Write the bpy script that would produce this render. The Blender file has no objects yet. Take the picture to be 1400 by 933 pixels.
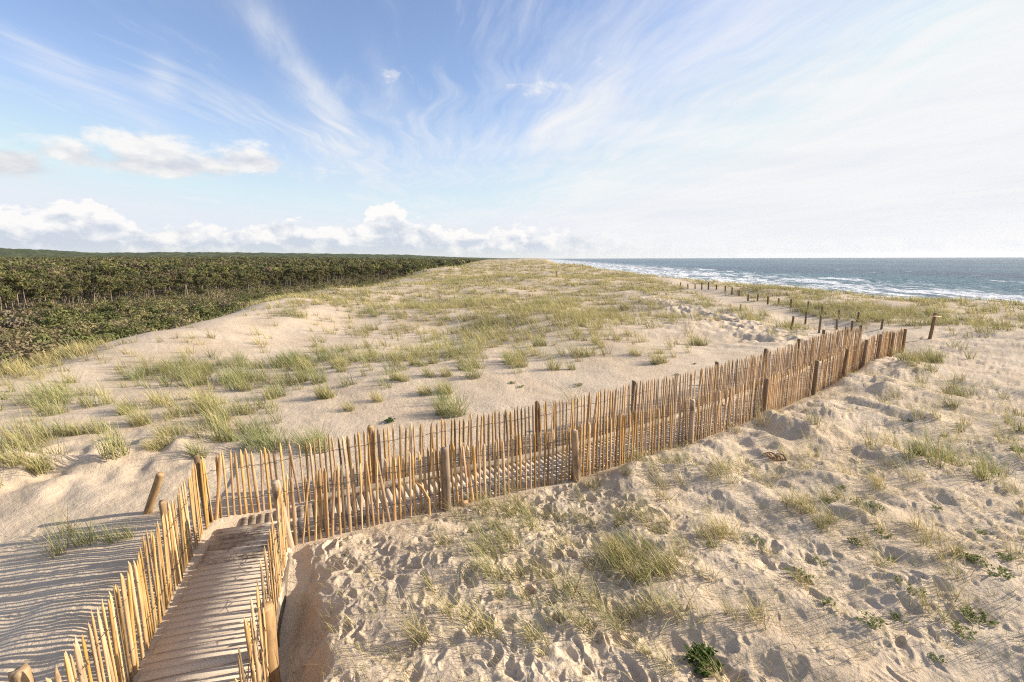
import bpy, math, random
import numpy as np
random.seed(7)
RNG = np.random.default_rng(11)
sc = bpy.context.scene
COL = sc.collection

# ------------------------------------------------------------------ helpers
def link(o, parent=None):
    COL.objects.link(o)
    if parent is not None:
        o.parent = parent
    return o

def tag(o, label=None, cat=None, group=None, kind=None):
    if label: o['label'] = label
    if cat: o['category'] = cat
    if group: o['group'] = group
    if kind: o['kind'] = kind
    return o

def empty(name, loc):
    o = bpy.data.objects.new(name, None)
    o.location = loc
    o.empty_display_size = 0.2
    return link(o)

def make_mesh(name, V, quads=None, tris=None, col=None, mat=None, smooth=False, attrs=None):
    me = bpy.data.meshes.new(name)
    V = np.asarray(V, np.float32)
    q = np.zeros((0, 4), np.int32) if quads is None else np.asarray(quads, np.int32).reshape(-1, 4)
    t = np.zeros((0, 3), np.int32) if tris is None else np.asarray(tris, np.int32).reshape(-1, 3)
    me.vertices.add(len(V)); me.vertices.foreach_set('co', V.ravel())
    loops = np.concatenate([q.ravel(), t.ravel()])
    me.loops.add(len(loops)); me.loops.foreach_set('vertex_index', loops)
    n = len(q) + len(t)
    me.polygons.add(n)
    ls = np.concatenate([np.arange(len(q)) * 4, len(q) * 4 + np.arange(len(t)) * 3]).astype(np.int32)
    me.polygons.foreach_set('loop_start', ls)
    if smooth:
        me.polygons.foreach_set('use_smooth', np.ones(n, bool))
    me.update(calc_edges=True)
    if col is not None:
        c = np.ones((len(V), 4), np.float32); c[:, :3] = col
        a = me.color_attributes.new('col', 'FLOAT_COLOR', 'POINT')
        a.data.foreach_set('color', c.ravel())
    for k, v in (attrs or {}).items():
        a = me.attributes.new(k, 'FLOAT', 'POINT')
        a.data.foreach_set('value', np.asarray(v, np.float32))
    if mat: me.materials.append(mat)
    return me

def obj(name, me, parent=None, loc=(0, 0, 0), rot=(0, 0, 0), scale=1.0):
    o = bpy.data.objects.new(name, me)
    o.location = loc; o.rotation_euler = rot
    o.scale = (scale,) * 3 if not hasattr(scale, '__len__') else scale
    return link(o, parent)

def join(parts):
    """list of (V, quads, tris, col) -> one"""
    Vs, Q, T, C, n = [], [], [], [], 0
    for V, q, t, c in parts:
        Vs.append(V)
        if q is not None and len(q): Q.append(np.asarray(q) + n)
        if t is not None and len(t): T.append(np.asarray(t) + n)
        C.append(np.broadcast_to(np.asarray(c, float), (len(V), 3)))
        n += len(V)
    return (np.concatenate(Vs), np.concatenate(Q) if Q else None,
            np.concatenate(T) if T else None, np.concatenate(C))

def ss(a, b, x):
    t = np.clip((x - a) / (b - a), 0, 1)
    return t * t * (3 - 2 * t)

# ------------------------------------------------------------------ noise
def _hash(ix, iy, seed):
    h = (ix.astype(np.int64) * 374761393 + iy.astype(np.int64) * 668265263 + seed * 974634777) & 0xffffffff
    h = ((h ^ (h >> 13)) * 1274126177) & 0xffffffff
    h = ((h ^ (h >> 16)) * 2246822519) & 0xffffffff
    return (h ^ (h >> 15)) & 0xffffffff

def hash01(ix, iy, seed):
    return _hash(ix, iy, seed) / 4294967296.0

def perlin(x, y, seed=0):
    ix = np.floor(x).astype(np.int64); iy = np.floor(y).astype(np.int64)
    fx = x - ix; fy = y - iy
    u = fx * fx * fx * (fx * (fx * 6 - 15) + 10); v = fy * fy * fy * (fy * (fy * 6 - 15) + 10)
    def g(dx, dy):
        a = hash01(ix + dx, iy + dy, seed) * 2 * np.pi
        return np.cos(a) * (fx - dx) + np.sin(a) * (fy - dy)
    a = g(0, 0); b = g(1, 0); c = g(0, 1); d = g(1, 1)
    return ((a + (b - a) * u) * (1 - v) + (c + (d - c) * u) * v) * 1.5

def fbm(x, y, s, octv=3, seed=0, gain=0.5):
    r = 0; amp = 1; f = 1.0 / s
    for k in range(octv):
        r = r + amp * perlin(x * f + 13.7 * k, y * f - 7.3 * k, seed + k)
        amp *= gain; f *= 2.03
    return r

def prints(x, y, cell, rmin, rmax, depth, seed, presence=0.85, rim=0.35):
    """trodden hollows: one jittered oval dent with a rim per cell"""
    ix = np.floor(x / cell).astype(np.int64); iy = np.floor(y / cell).astype(np.int64)
    z = np.zeros_like(x)
    for dx in (-1, 0, 1):
        for dy in (-1, 0, 1):
            cx = ix + dx; cy = iy + dy
            on = hash01(cx, cy, seed) < presence
            px = (cx + hash01(cx, cy, seed + 1)) * cell
            py = (cy + hash01(cx, cy, seed + 2)) * cell
            a = hash01(cx, cy, seed + 3) * np.pi
            r = rmin + (rmax - rmin) * hash01(cx, cy, seed + 4)
            d = depth * (0.45 + 0.8 * hash01(cx, cy, seed + 5))
            ex = (x - px) * np.cos(a) + (y - py) * np.sin(a)
            ey = -(x - px) * np.sin(a) + (y - py) * np.cos(a)
            e2 = (ex / (r * 1.2)) ** 2 + (ey / (r * 0.84)) ** 2
            z += np.where(on, d * (-np.exp(-e2 * e2) + rim * np.exp(-(e2 - 1.9) ** 2 / 0.8)), 0)
    return z

# ------------------------------------------------------------------ camera model
CAM_H = 4.3; F = 660.0; PITCH = math.radians(9.75); ROLL = math.radians(0.2)
def ray(px, py):
    x = (px - 700) / F; y = -(py - 466.5) / F
    c, s = math.cos(ROLL), math.sin(ROLL)
    x, y = c * x - s * y, s * x + c * y
    return np.array([x, math.cos(PITCH) + y * math.sin(PITCH), -math.sin(PITCH) + y * math.cos(PITCH)])
def pix(X, Y, Z):
    Z = Z - CAM_H
    f = Y * math.cos(PITCH) - Z * math.sin(PITCH); u = Y * math.sin(PITCH) + Z * math.cos(PITCH)
    f = np.maximum(f, 0.05)
    x = X / f; y = u / f
    c, s = math.cos(ROLL), math.sin(ROLL)
    x, y = c * x + s * y, -s * x + c * y
    return 700 + F * x, 466.5 - F * y

# ------------------------------------------------------------------ lines on the ground
NEAR = np.array([(-3.43, 6.75), (-1.17, 7.92), (1.24, 9.02), (4.2, 10.85), (6.9, 12.75), (9.45, 14.75), (11.6, 16.55), (13.8, 18.5), (18.35, 22.4)])
FAR = np.array([(-4.95, 7.15), (-4.98, 7.4), (-4.75, 7.62), (-4.3, 7.85), (-2.70, 8.75), (0.62, 10.3), (3.25, 12.0), (6.1, 14.0), (8.6, 15.95), (10.7, 17.7), (12.9, 19.65), (16.9, 23.0)])
LEFT = np.array([(-3.2, 2.1), (-4.01, 4.41), (-4.72, 6.4), (-4.95, 7.1)])
RIGHT = np.array([(-2.05, 2.9), (-2.72, 4.7), (-3.4, 6.65)])
WALK = np.array([(-2.6, 2.0), (-3.35, 4.5), (-4.05, 6.6), (-3.95, 7.25), (-3.4, 7.55), (-1.55, 8.45), (0.95, 9.6), (3.8, 11.4), (6.55, 13.3), (9.0, 15.3), (13.4, 19.1), (17.8, 22.9)])
TRAIL = np.array([(17.0, 22.2), (19.5, 25.5), (20.5, 31), (20.8, 40), (22, 52), (24.5, 70), (27, 90)])

def dist_poly(x, y, P):
    """distance to a polyline, and side of the closest segment (positive = right of travel)"""
    best = np.full(np.shape(x), 1e9); side = np.zeros(np.shape(x))
    for (ax, ay), (bx, by) in zip(P[:-1], P[1:]):
        dx, dy = bx - ax, by - ay; L2 = dx * dx + dy * dy
        t = np.clip(((x - ax) * dx + (y - ay) * dy) / L2, 0, 1)
        d = np.hypot(x - ax - t * dx, y - ay - t * dy)
        cr = (x - ax) * dy - (y - ay) * dx
        m = d < best
        best = np.where(m, d, best); side = np.where(m, np.sign(cr), side)
    return best, side

def xw(y): return np.interp(y, [-60, 0, 19, 25, 35, 50, 90, 160, 320, 600, 1500, 6000], [-22, -22, -21, -19.5, -20, -25, -21, -17, -24, -34, 0, 190])
def xe(y): return np.interp(y, [-60, 0, 45, 60, 100, 150, 205, 400, 1000, 6000], [62, 55, 47, 37.5, 29.5, 25, 21, 27, 75, 340])

TRACK = np.array([(13.4, 23.5), (14.6, 29.0), (15.0, 37.0), (14.6, 46.0), (14.0, 60.0)])   # blown-out side track
MOUNDS = [  # x, y, rx, ry, height : drift humps beside and below the fence
    (2.55, 8.75, 0.75, 0.6, .30), (3.6, 9.35, 0.9, 0.6, .26), (5.3, 10.1, 1.2, 0.8, .42), (7.0, 11.2, 1.3, 0.9, .45),
    (9.2, 12.9, 1.3, 1.0, .42), (11.6, 15.2, 1.5, 1.0, .45), (14.2, 17.6, 1.6, 1.1, .40), (6.1, 8.6, 0.9, 0.5, .26),
    (5.6, 7.5, 1.0, 0.45, .30), (8.5, 9.6, 0.9, 0.7, .25), (-9.6, 9.4, 2.2, 1.6, .42), (-7.2, 10.2, 1.8, 0.9, .28), (-12.5, 8.5, 2.6, 1.5, .4),
    (4.2, 8.2, 0.8, 0.5, .2), (7.6, 7.9, 0.8, 0.4, .18), (10.6, 12.2, 1.1, 0.6, .25), (3.0, 7.0, 1.2, .5, .14)]

def height(x, y, fine=True):
    x = np.asarray(x, float); y = np.asarray(y, float)
    r = np.hypot(x, y)
    pl = np.interp(y, [-50, 9, 20, 40, 80, 150, 300, 600, 1500], [0, 0, .15, .25, .6, 1.3, 1.7, 1.3, 0.2])
    k1 = ss(14, 45, y)
    pl = pl + 0.9 * k1 * fbm(x, y, 34, 3, 3) + 0.35 * ss(10, 24, y) * fbm(x, y, 11, 3, 9) + 0.9 * ss(90, 300, y) * fbm(x, y, 120, 2, 5)
    # sand hollow left of centre, with a rim on its near side
    e = ((x + 9.5) / 9.0) ** 2 + ((y - 31) / 8.5) ** 2
    pl = pl - 1.15 * np.exp(-e * e * 0.8)
    e = ((x + 14) / 5.0) ** 2 + ((y - 19) / 4.0) ** 2
    pl = pl - 0.35 * np.exp(-e)
    # low bank on which the path's upper edge drifts
    # plateau to slack (west) and to beach (east)
    wb = -10 + 0.8 * fbm(x, y, 90, 2, 21) + 14 * ss(500, 2200, r) * ss(-100, -700, x)
    az = np.degrees(np.arctan2(x, np.maximum(y, 1e-3)))
    hill = np.interp(az, [-75, -50, -44, -40, -36, -30, -22, -12, -6, 0], [58, 54, 46, 30, 35, 31, 23, 15, 4, 0])
    wb = wb + hill * ss(1500, 3600, r) * (1 + 0.25 * fbm(x, y, 900, 2, 41))
    w = ss(-27, 3, x - xw(y) + 2.5 * fbm(x, y, 22, 2, 31))
    pl = wb + (pl - wb) * w
    eb = -15.2 - 0.03 * np.clip(x - xe(y) - 30, 0, 120)
    w2 = ss(32, -4, x - xe(y) + 2.0 * fbm(x, y, 18, 2, 33))
    z = eb + (pl - eb) * w2
    nearm = ss(60, 30, r)
    if np.any(nearm > 0):
        dn, sn = dist_poly(x, y, NEAR); dr, sr = dist_poly(x, y, RIGHT); dw, _ = dist_poly(x, y, WALK); df, sf = dist_poly(x, y, FAR)
        dl, sl = dist_poly(x, y, LEFT)
        right_of = (sn > 0) & (y < 30)
        fore = np.where((sn > 0) & (sr > 0) | (sn > 0) & (x > -1), 1.0, 0.0)
        # bank right of the boardwalk, sloping down to its fence
        kb = ss(0.05, 1.5, dn) * np.where((sr > 0) & (sn > 0), 1.0, 0) * ss(8, 5.5, y)
        bank = kb * (0.56 * ss(0.10, 0.68 + .25 * fbm(x, y, .7, 2, 57), dr) - 0.46 + 0.08 * ss(1.2, 3, dr))
        bank = bank * (1 - 0.5 * ss(2, 5, dr))
        bslope = kb * ss(1.0, 0.5, dr)
        z = z + bank
        # ground falls gently away left of the boardwalk
        lf = np.where((sl < 0) & (x < -3), ss(0.3, 5, dl), 0) * ss(13, 8, y)
        z = z - 0.12 * lf
        hum = np.zeros_like(z)
        for mx, my, a, b, h in MOUNDS:
            hum = hum + .85 * h * np.exp(-(((x - mx) / a) ** 2 + ((y - my) / b) ** 2) ** 1.2)
        calm = ss(0.0, 0.4, dn) * ss(0.55, 1.1, dw)
        roll = 0.13 * fbm(x, y, 2.6, 3, 51) + 0.07 * fbm(x + y * .4, y, 0.9, 2, 55)
        rough = np.where(right_of, 1.0, 0.0) * ss(60, 30, r)
        z = z + nearm * calm * (hum * (0.8 + 0.5 * fbm(x, y, 0.8, 2, 61)) + roll * (0.25 + 0.75 * rough))
        db, _ = dist_poly(x, y, TRACK)
        bl = np.exp(-((x - 13.5) / 5.0) ** 2 - ((y - 31) / 11.0) ** 2) + .8 * ss(2.6, .5, db) * ss(62, 50, y)
        z = z + bl * 0.30 * (.3 - np.abs(fbm(x + .6 * y, y * .7, 2.0, 4, 87, .6)))
        # path trough between the fences
        t = ss(1.0, 0.62, dw) * ss(30, 24, y)
        z = z + t * (np.minimum(z, -0.05 + 0.0065 * np.clip(y - 9, 0, 99)) - z)
        dt, _ = dist_poly(x, y, TRAIL)
        tr = ss(2.6, 0.6, dt)
        z = z - 0.15 * tr * nearm
        if fine:
            i = r < 48
            if np.any(i):
                xi, yi = x[i], y[i]
                wx = xi + 0.10 * fbm(xi, yi, 0.45, 3, 71); wy = yi + 0.10 * fbm(xi, yi, 0.45, 3, 72)
                p = prints(wx, wy, 0.40, 0.075, 0.14, 0.072, 101, 0.75) + prints(wx, wy, 0.21, 0.04, 0.075, 0.036, 131, 0.75) + prints(wx, wy, 0.12, 0.02, 0.04, 0.014, 161, 0.6)
                p = p + 0.016 * fbm(xi, yi, 0.16, 3, 75) + 0.035 * np.abs(fbm(xi, yi, 0.6, 2, 77)) - 0.02
                smoothm = 0.55 + 0.45 * ss(-0.3, 0.2, fbm(xi, yi, 2.2, 2, 81))
                amp = np.where(right_of[i], 1.0, 0.10)
                amp = np.where((sl[i] < 0) & (yi < 13), 0.16, amp)
                amp = np.maximum(amp, 1.0 * tr[i])
                amp = amp * smoothm * (.25 + .75 * ss(0.0, 0.25, dn[i])) * ss(0.6, 1.0, dw[i]) * ss(48, 36, r[i])
                amp = amp * (1 - 0.3 * np.clip(bslope[i], 0, 1))
                amp = amp * (0.52 + 0.48 * ss(2.5, -1.0, xi - 0.2 * yi))
                zz = z[i]; zz = zz + amp * p; z[i] = zz
    return z

def h1(x, y, fine=True):
    return float(height(np.array([x]), np.array([y]), fine)[0])

_T = np.geomspace(2.5, 1500, 1600)
def hit(px, py):
    """where the sight line of a photo point meets the terrain: a measured place on the ground"""
    d = ray(px, py)
    x, y, z = d[0] * _T, d[1] * _T, CAM_H + d[2] * _T
    b = z < height(x, y, False)
    if not b.any(): return None
    i = int(np.argmax(b)); t0, t1 = _T[max(i - 1, 0)], _T[i]
    tt = np.linspace(t0, t1, 30); x, y, z = d[0] * tt, d[1] * tt, CAM_H + d[2] * tt
    b = z < height(x, y, False); j = int(np.argmax(b)) if b.any() else 29
    return x[j], y[j]

# ------------------------------------------------------------------ shader helpers
class N:
    """a socket with arithmetic"""
    def __init__(s, nt, sock): s.nt = nt; s.s = sock
    def _m(s, op, b=None, c=None, clamp=False):
        n = s.nt.nodes.new('ShaderNodeMath'); n.operation = op; n.use_clamp = clamp
        for i, v in enumerate((s, b, c)):
            if v is None: continue
            if isinstance(v, N): s.nt.links.new(v.s, n.inputs[i])
            else: n.inputs[i].default_value = v
        return N(s.nt, n.outputs[0])
    def __add__(s, o): return s._m('ADD', o)
    __radd__ = __add__
    def __sub__(s, o): return s._m('SUBTRACT', o)
    def __rsub__(s, o): return (s * -1.0) + o
    def __mul__(s, o): return s._m('MULTIPLY', o)
    __rmul__ = __mul__
    def __truediv__(s, o): return s._m('DIVIDE', o)
    def pw(s, o): return s._m('POWER', o)
    def mn(s, o): return s._m('MINIMUM', o)
    def mx(s, o): return s._m('MAXIMUM', o)
    def f(s, op, b=None): return s._m(op, b)
    def clamp(s): return s._m('ADD', 0.0, clamp=True)
    def sm(s, a, b):
        n = s.nt.nodes.new('ShaderNodeMapRange'); n.interpolation_type = 'SMOOTHSTEP'
        n.inputs['From Min'].default_value = a; n.inputs['From Max'].default_value = b
        if a > b:
            n.inputs['From Min'].default_value = b; n.inputs['From Max'].default_value = a
            n.inputs['To Min'].default_value = 1; n.inputs['To Max'].default_value = 0
        s.nt.links.new(s.s, n.inputs['Value']); return N(s.nt, n.outputs['Result'])

def new_mat(name):
    m = bpy.data.materials.new(name); m.use_nodes = True
    nt = m.node_tree; nt.nodes.clear()
    out = nt.nodes.new('ShaderNodeOutputMaterial')
    return m, nt, out
def setin(nt, node, key, v):
    s = node.inputs[key]
    if isinstance(v, N): nt.links.new(v.s, s)
    elif hasattr(v, 'is_output'): nt.links.new(v, s)
    else:
        s.default_value = (*v, 1.0) if (hasattr(v, '__len__') and len(v) == 3 and s.type == 'RGBA') else v
def node(nt, t, **kw):
    n = nt.nodes.new(t)
    for k, v in kw.items():
        if k.startswith('_'): setattr(n, k[1:], v)
        else: setin(nt, n, k.replace('0', ' ') if k.replace('0', ' ') in n.inputs else k, v)
    return n
def noise(nt, vec, scale, detail=3.0, rough=0.5, dist=0.0):
    n = nt.nodes.new('ShaderNodeTexNoise')
    n.inputs['Scale'].default_value = scale; n.inputs['Detail'].default_value = detail
    n.inputs['Roughness'].default_value = rough; n.inputs['Distortion'].default_value = dist
    if vec is not None: nt.links.new(vec.s if isinstance(vec, N) else vec, n.inputs['Vector'])
    return N(nt, n.outputs['Fac'])
def mixc(nt, fac, a, b):
    n = nt.nodes.new('ShaderNodeMix'); n.data_type = 'RGBA'
    setin(nt, n, 0, fac)
    for i, v in ((6, a), (7, b)):
        s = n.inputs[i]
        if hasattr(v, 'is_output'): nt.links.new(v, s)
        else: s.default_value = (*v, 1.0)
    return n.outputs[2]
def comb(nt, x, y, z):
    n = nt.nodes.new('ShaderNodeCombineXYZ')
    for i, v in enumerate((x, y, z)): setin(nt, n, i, v)
    return n.outputs[0]
def sep(nt, v):
    n = nt.nodes.new('ShaderNodeSeparateXYZ'); nt.links.new(v, n.inputs[0])
    return [N(nt, n.outputs[i]) for i in range(3)]
def attr(nt, name):
    n = nt.nodes.new('ShaderNodeAttribute'); n.attribute_name = name
    return n
def bump(nt, hgt, dist, strength=1.0):
    n = nt.nodes.new('ShaderNodeBump'); n.inputs['Distance'].default_value = dist; n.inputs['Strength'].default_value = strength
    setin(nt, n, 'Height', hgt); return n.outputs[0]

# ------------------------------------------------------------------ materials
def sand_material():
    m, nt, out = new_mat('sand')
    geo = nt.nodes.new('ShaderNodeNewGeometry'); pos = geo.outputs['Position']
    big = noise(nt, pos, 0.35, 3); mid = noise(nt, pos, 3.0, 4, 0.6); fine = noise(nt, pos, 60.0, 2, 0.7); grain = noise(nt, pos, 420.0, 1)
    c = mixc(nt, big.sm(.3, .7), (0.53, 0.41, 0.29), (0.60, 0.485, 0.365))
    c = mixc(nt, mid.sm(.4, .75) * 0.45, c, (0.40, 0.30, 0.205))
    c = mixc(nt, fine.sm(.35, .75) * 0.28, c, (0.56, 0.47, 0.36))
    # bits of straw, shells and roots strewn in the trodden sand
    deb = noise(nt, pos, 26.0, 3, 0.7)
    litter = N(nt, attr(nt, 'litter').outputs['Fac'])
    c = mixc(nt, deb.sm(.62, .72) * (litter * 0.6 + 0.22), c, (0.16, 0.125, 0.07))
    # thin dry cover
    lit = (litter * 1.5 + mid - 0.75).sm(.1, .8)
    c = mixc(nt, lit * 0.5, c, (0.30, 0.24, 0.12))
    scrub = N(nt, attr(nt, 'scrub').outputs['Fac'])
    dk = mixc(nt, mid.sm(.35, .65), (0.06, 0.06, 0.03), (0.17, 0.145, 0.075))
    c = mixc(nt, (scrub + (mid - 0.5) * 0.5).sm(.35, .6), c, dk)
    wood = N(nt, attr(nt, 'woods').outputs['Fac'])
    wn = noise(nt, pos, 0.03, 6, 0.8).sm(.35, .65)
    c = mixc(nt, wood, c, mixc(nt, wn, (0.022, 0.034, 0.014), (0.11, 0.12, 0.045)))
    b = node(nt, 'ShaderNodeBsdfPrincipled', Roughness=0.95)
    b.inputs['Specular IOR Level'].default_value = 0.15
    setin(nt, b, 'Base Color', c)
    rip = noise(nt, pos, 9.0, 3, 0.6)
    bm = bump(nt, rip * 0.6 + noise(nt, pos, 24.0, 3, .6) * .3 + fine * 0.2 + grain * 0.06, 0.042, 1.0)
    nt.links.new(bm, b.inputs['Normal'])
    nt.links.new(b.outputs[0], out.inputs[0]); return m

def leaf_material(name, trans=0.35, rough=0.6, spec=0.25):
    m, nt, out = new_mat(name)
    c = attr(nt, 'col').outputs['Color']
    b = node(nt, 'ShaderNodeBsdfPrincipled', Roughness=rough); b.inputs['Specular IOR Level'].default_value = spec
    nt.links.new(c, b.inputs['Base Color'])
    t = nt.nodes.new('ShaderNodeBsdfTranslucent'); nt.links.new(c, t.inputs['Color'])
    mx = nt.nodes.new('ShaderNodeMixShader'); mx.inputs[0].default_value = trans
    nt.links.new(b.outputs[0], mx.inputs[1]); nt.links.new(t.outputs[0], mx.inputs[2])
    nt.links.new(mx.outputs[0], out.inputs[0]); return m

def wood_material(name, a, b_, dark, grainscale=1.0, darkness=0.5):
    m, nt, out = new_mat(name)
    tc = nt.nodes.new('ShaderNodeTexCoord')
    oi = nt.nodes.new('ShaderNodeObjectInfo'); rnd = N(nt, oi.outputs['Random'])
    x, y, z = sep(nt, tc.outputs['Object'])
    v = comb(nt, x * (38 * grainscale), y * (38 * grainscale), z * 2.2 + rnd * 40.0)
    g = noise(nt, v, 1.0, 4, 0.65, 0.4)
    v2 = comb(nt, x * 6.0 + rnd * 17.0, y * 6.0, z * 3.0)
    blot = noise(nt, v2, 1.0, 3, 0.6)
    tint = attr(nt, 'col').outputs['Color']
    c = mixc(nt, g.sm(.3, .7), a, b_)
    c = mixc(nt, (blot.sm(.52, .75) * darkness).clamp(), c, dark)
    hs = nt.nodes.new('ShaderNodeMix'); hs.data_type = 'RGBA'; hs.blend_type = 'MULTIPLY'; hs.inputs[0].default_value = 1.0
    nt.links.new(c, hs.inputs[6]); nt.links.new(tint, hs.inputs[7])
    hv = nt.nodes.new('ShaderNodeHueSaturation'); nt.links.new(hs.outputs[2], hv.inputs['Color'])
    setin(nt, hv, 'Value', rnd * 0.4 + 0.8); setin(nt, hv, 'Saturation', (rnd * 7.31).f('FRACT') * 0.35 + 0.8)
    p = node(nt, 'ShaderNodeBsdfPrincipled', Roughness=0.75); p.inputs['Specular IOR Level'].default_value = 0.25
    nt.links.new(hv.outputs[0], p.inputs['Base Color'])
    nt.links.new(bump(nt, g, 0.006, 0.8), p.inputs['Normal'])
    nt.links.new(p.outputs[0], out.inputs[0]); return m

def deck_material():
    m, nt, out = new_mat('sandy_boards')
    geo = nt.nodes.new('ShaderNodeNewGeometry'); pos = geo.outputs['Position']
    tint = attr(nt, 'col').outputs['Color']
    bare = N(nt, attr(nt, 'bare').outputs['Fac'])
    gr = noise(nt, pos, 14.0, 4, 0.7, 0.6)
    w = mixc(nt, gr.sm(.3, .7), (0.20, 0.15, 0.105), (0.36, 0.29, 0.22))
    mu = nt.nodes.new('ShaderNodeMix'); mu.data_type = 'RGBA'; mu.blend_type = 'MULTIPLY'; mu.inputs[0].default_value = 1.0
    nt.links.new(w, mu.inputs[6]); nt.links.new(tint, mu.inputs[7])
    n1 = noise(nt, pos, 2.2, 4, 0.65); fine = noise(nt, pos, 55.0, 2, .7)
    s = mixc(nt, fine.sm(.3, .7), (0.50, 0.41, 0.315), (0.60, 0.505, 0.40))
    cover = (n1 * 1.1 + 0.42 - bare).sm(.40, .60)
    c = mixc(nt, cover, mu.outputs[2], s)
    p = node(nt, 'ShaderNodeBsdfPrincipled', Roughness=0.9); p.inputs['Specular IOR Level'].default_value = 0.2
    nt.links.new(c, p.inputs['Base Color'])
    nt.links.new(bump(nt, gr * 0.4 + cover * 0.8 + fine * 0.2, 0.012, 0.9), p.inputs['Normal'])
    nt.links.new(p.outputs[0], out.inputs[0]); return m

def plain(name, col, rough=0.6, metal=0.0):
    m, nt, out = new_mat(name)
    geo = nt.nodes.new('ShaderNodeNewGeometry')
    n = noise(nt, geo.outputs['Position'], 12.0, 3)
    c = mixc(nt, n.sm(.3, .7), tuple(v * .8 for v in col), tuple(min(v * 1.15, 1) for v in col))
    p = node(nt, 'ShaderNodeBsdfPrincipled', Roughness=rough, Metallic=metal)
    nt.links.new(c, p.inputs['Base Color']); nt.links.new(p.outputs[0], out.inputs[0]); return m

SEA_Z = -16.0
def sea_material():
    m, nt, out = new_mat('sea_water')
    geo = nt.nodes.new('ShaderNodeNewGeometry'); pos = geo.outputs['Position']
    x, y, z = sep(nt, pos)
    u = N(nt, attr(nt, 'offshore').outputs['Fac'])
    fo = N(nt, attr(nt, 'foam').outputs['Fac'])
    al = comb(nt, u * 0.05, y * 0.012, 0.0)
    pat = noise(nt, al, 1.0, 4, 0.6)
    al2 = comb(nt, u * 0.0035, y * 0.0016, 3.0)
    pat2 = noise(nt, al2, 1.0, 4, 0.6)
    deep = mixc(nt, pat2.sm(.38, .62), (0.010, 0.050, 0.105), (0.022, 0.110, 0.150))
    shal = mixc(nt, pat.sm(.35, .65), (0.10, 0.16, 0.19), (0.22, 0.25, 0.27))
    c = mixc(nt, u.sm(260, 60), deep, shal)
    # churned foam in the surf belt, lines of it along the crests, scattered whitecaps outside
    f1 = noise(nt, comb(nt, u * 0.085, y * 0.022, 1.0), 1.0, 7, 0.68, 0.6)
    f2 = noise(nt, comb(nt, u * 0.5, y * 0.16, 2.0), 1.0, 5, 0.7)
    belt = u.sm(380, 120)
    surf = (f1 + belt * 0.18 - 0.515 + (f2 - 0.5) * 0.35).sm(.10, .22) * belt
    caps = (noise(nt, comb(nt, u * 0.035, y * 0.009, 7.0), 1.0, 6, 0.72)).sm(.61, .67) * 0.85
    foam = surf.mx(caps).mx((fo + (f2 - 0.5) * 0.9).sm(.42, .75)).clamp()
    c2 = mixc(nt, foam, c, (0.80, 0.80, 0.80))
    p = node(nt, 'ShaderNodeBsdfPrincipled')
    nt.links.new(c2, p.inputs['Base Color'])
    setin(nt, p, 'Roughness', foam * 0.6 + 0.28); p.inputs['IOR'].default_value = 1.33; p.inputs['Specular IOR Level'].default_value = 0.28
    w1 = noise(nt, comb(nt, u * 0.22, y * 0.09, 0.0), 1.0, 5, 0.6); w2 = noise(nt, pos, 0.9, 4, .6)
    nt.links.new(bump(nt, w1 * 2.4 + w2 * 0.6, 1.0, 1.0), p.inputs['Normal'])
    nt.links.new(p.outputs[0], out.inputs[0]); return m

M_SAND = sand_material(); M_GRASS = leaf_material('marram', 0.3); M_LEAF = leaf_material('foliage', 0.18, .7, .15)
M_PALE = wood_material('split_chestnut', (0.39, 0.225, 0.095), (0.59, 0.385, 0.19), (0.17, 0.105, 0.06), 1.0, 0.7)
M_POST = wood_material('round_post', (0.29, 0.185, 0.10), (0.45, 0.31, 0.18), (0.09, 0.06, 0.04), 0.5, 0.9)
M_OLDPOST = wood_material('weathered_post', (0.125, 0.078, 0.042), (0.235, 0.155, 0.09), (0.055, 0.036, 0.024), 0.6, 0.7)
M_DECK = deck_material(); M_WIRE = plain('wire', (0.16, 0.12, 0.09), 0.5, 0.7)
M_BARK = wood_material('pine_bark', (0.17, 0.125, 0.095), (0.30, 0.235, 0.185), (0.10, 0.07, 0.05), 0.15, 0.5)
M_DEAD = plain('bleached_wood', (0.26, 0.225, 0.19), 0.8)
M_SEA = sea_material()

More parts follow.
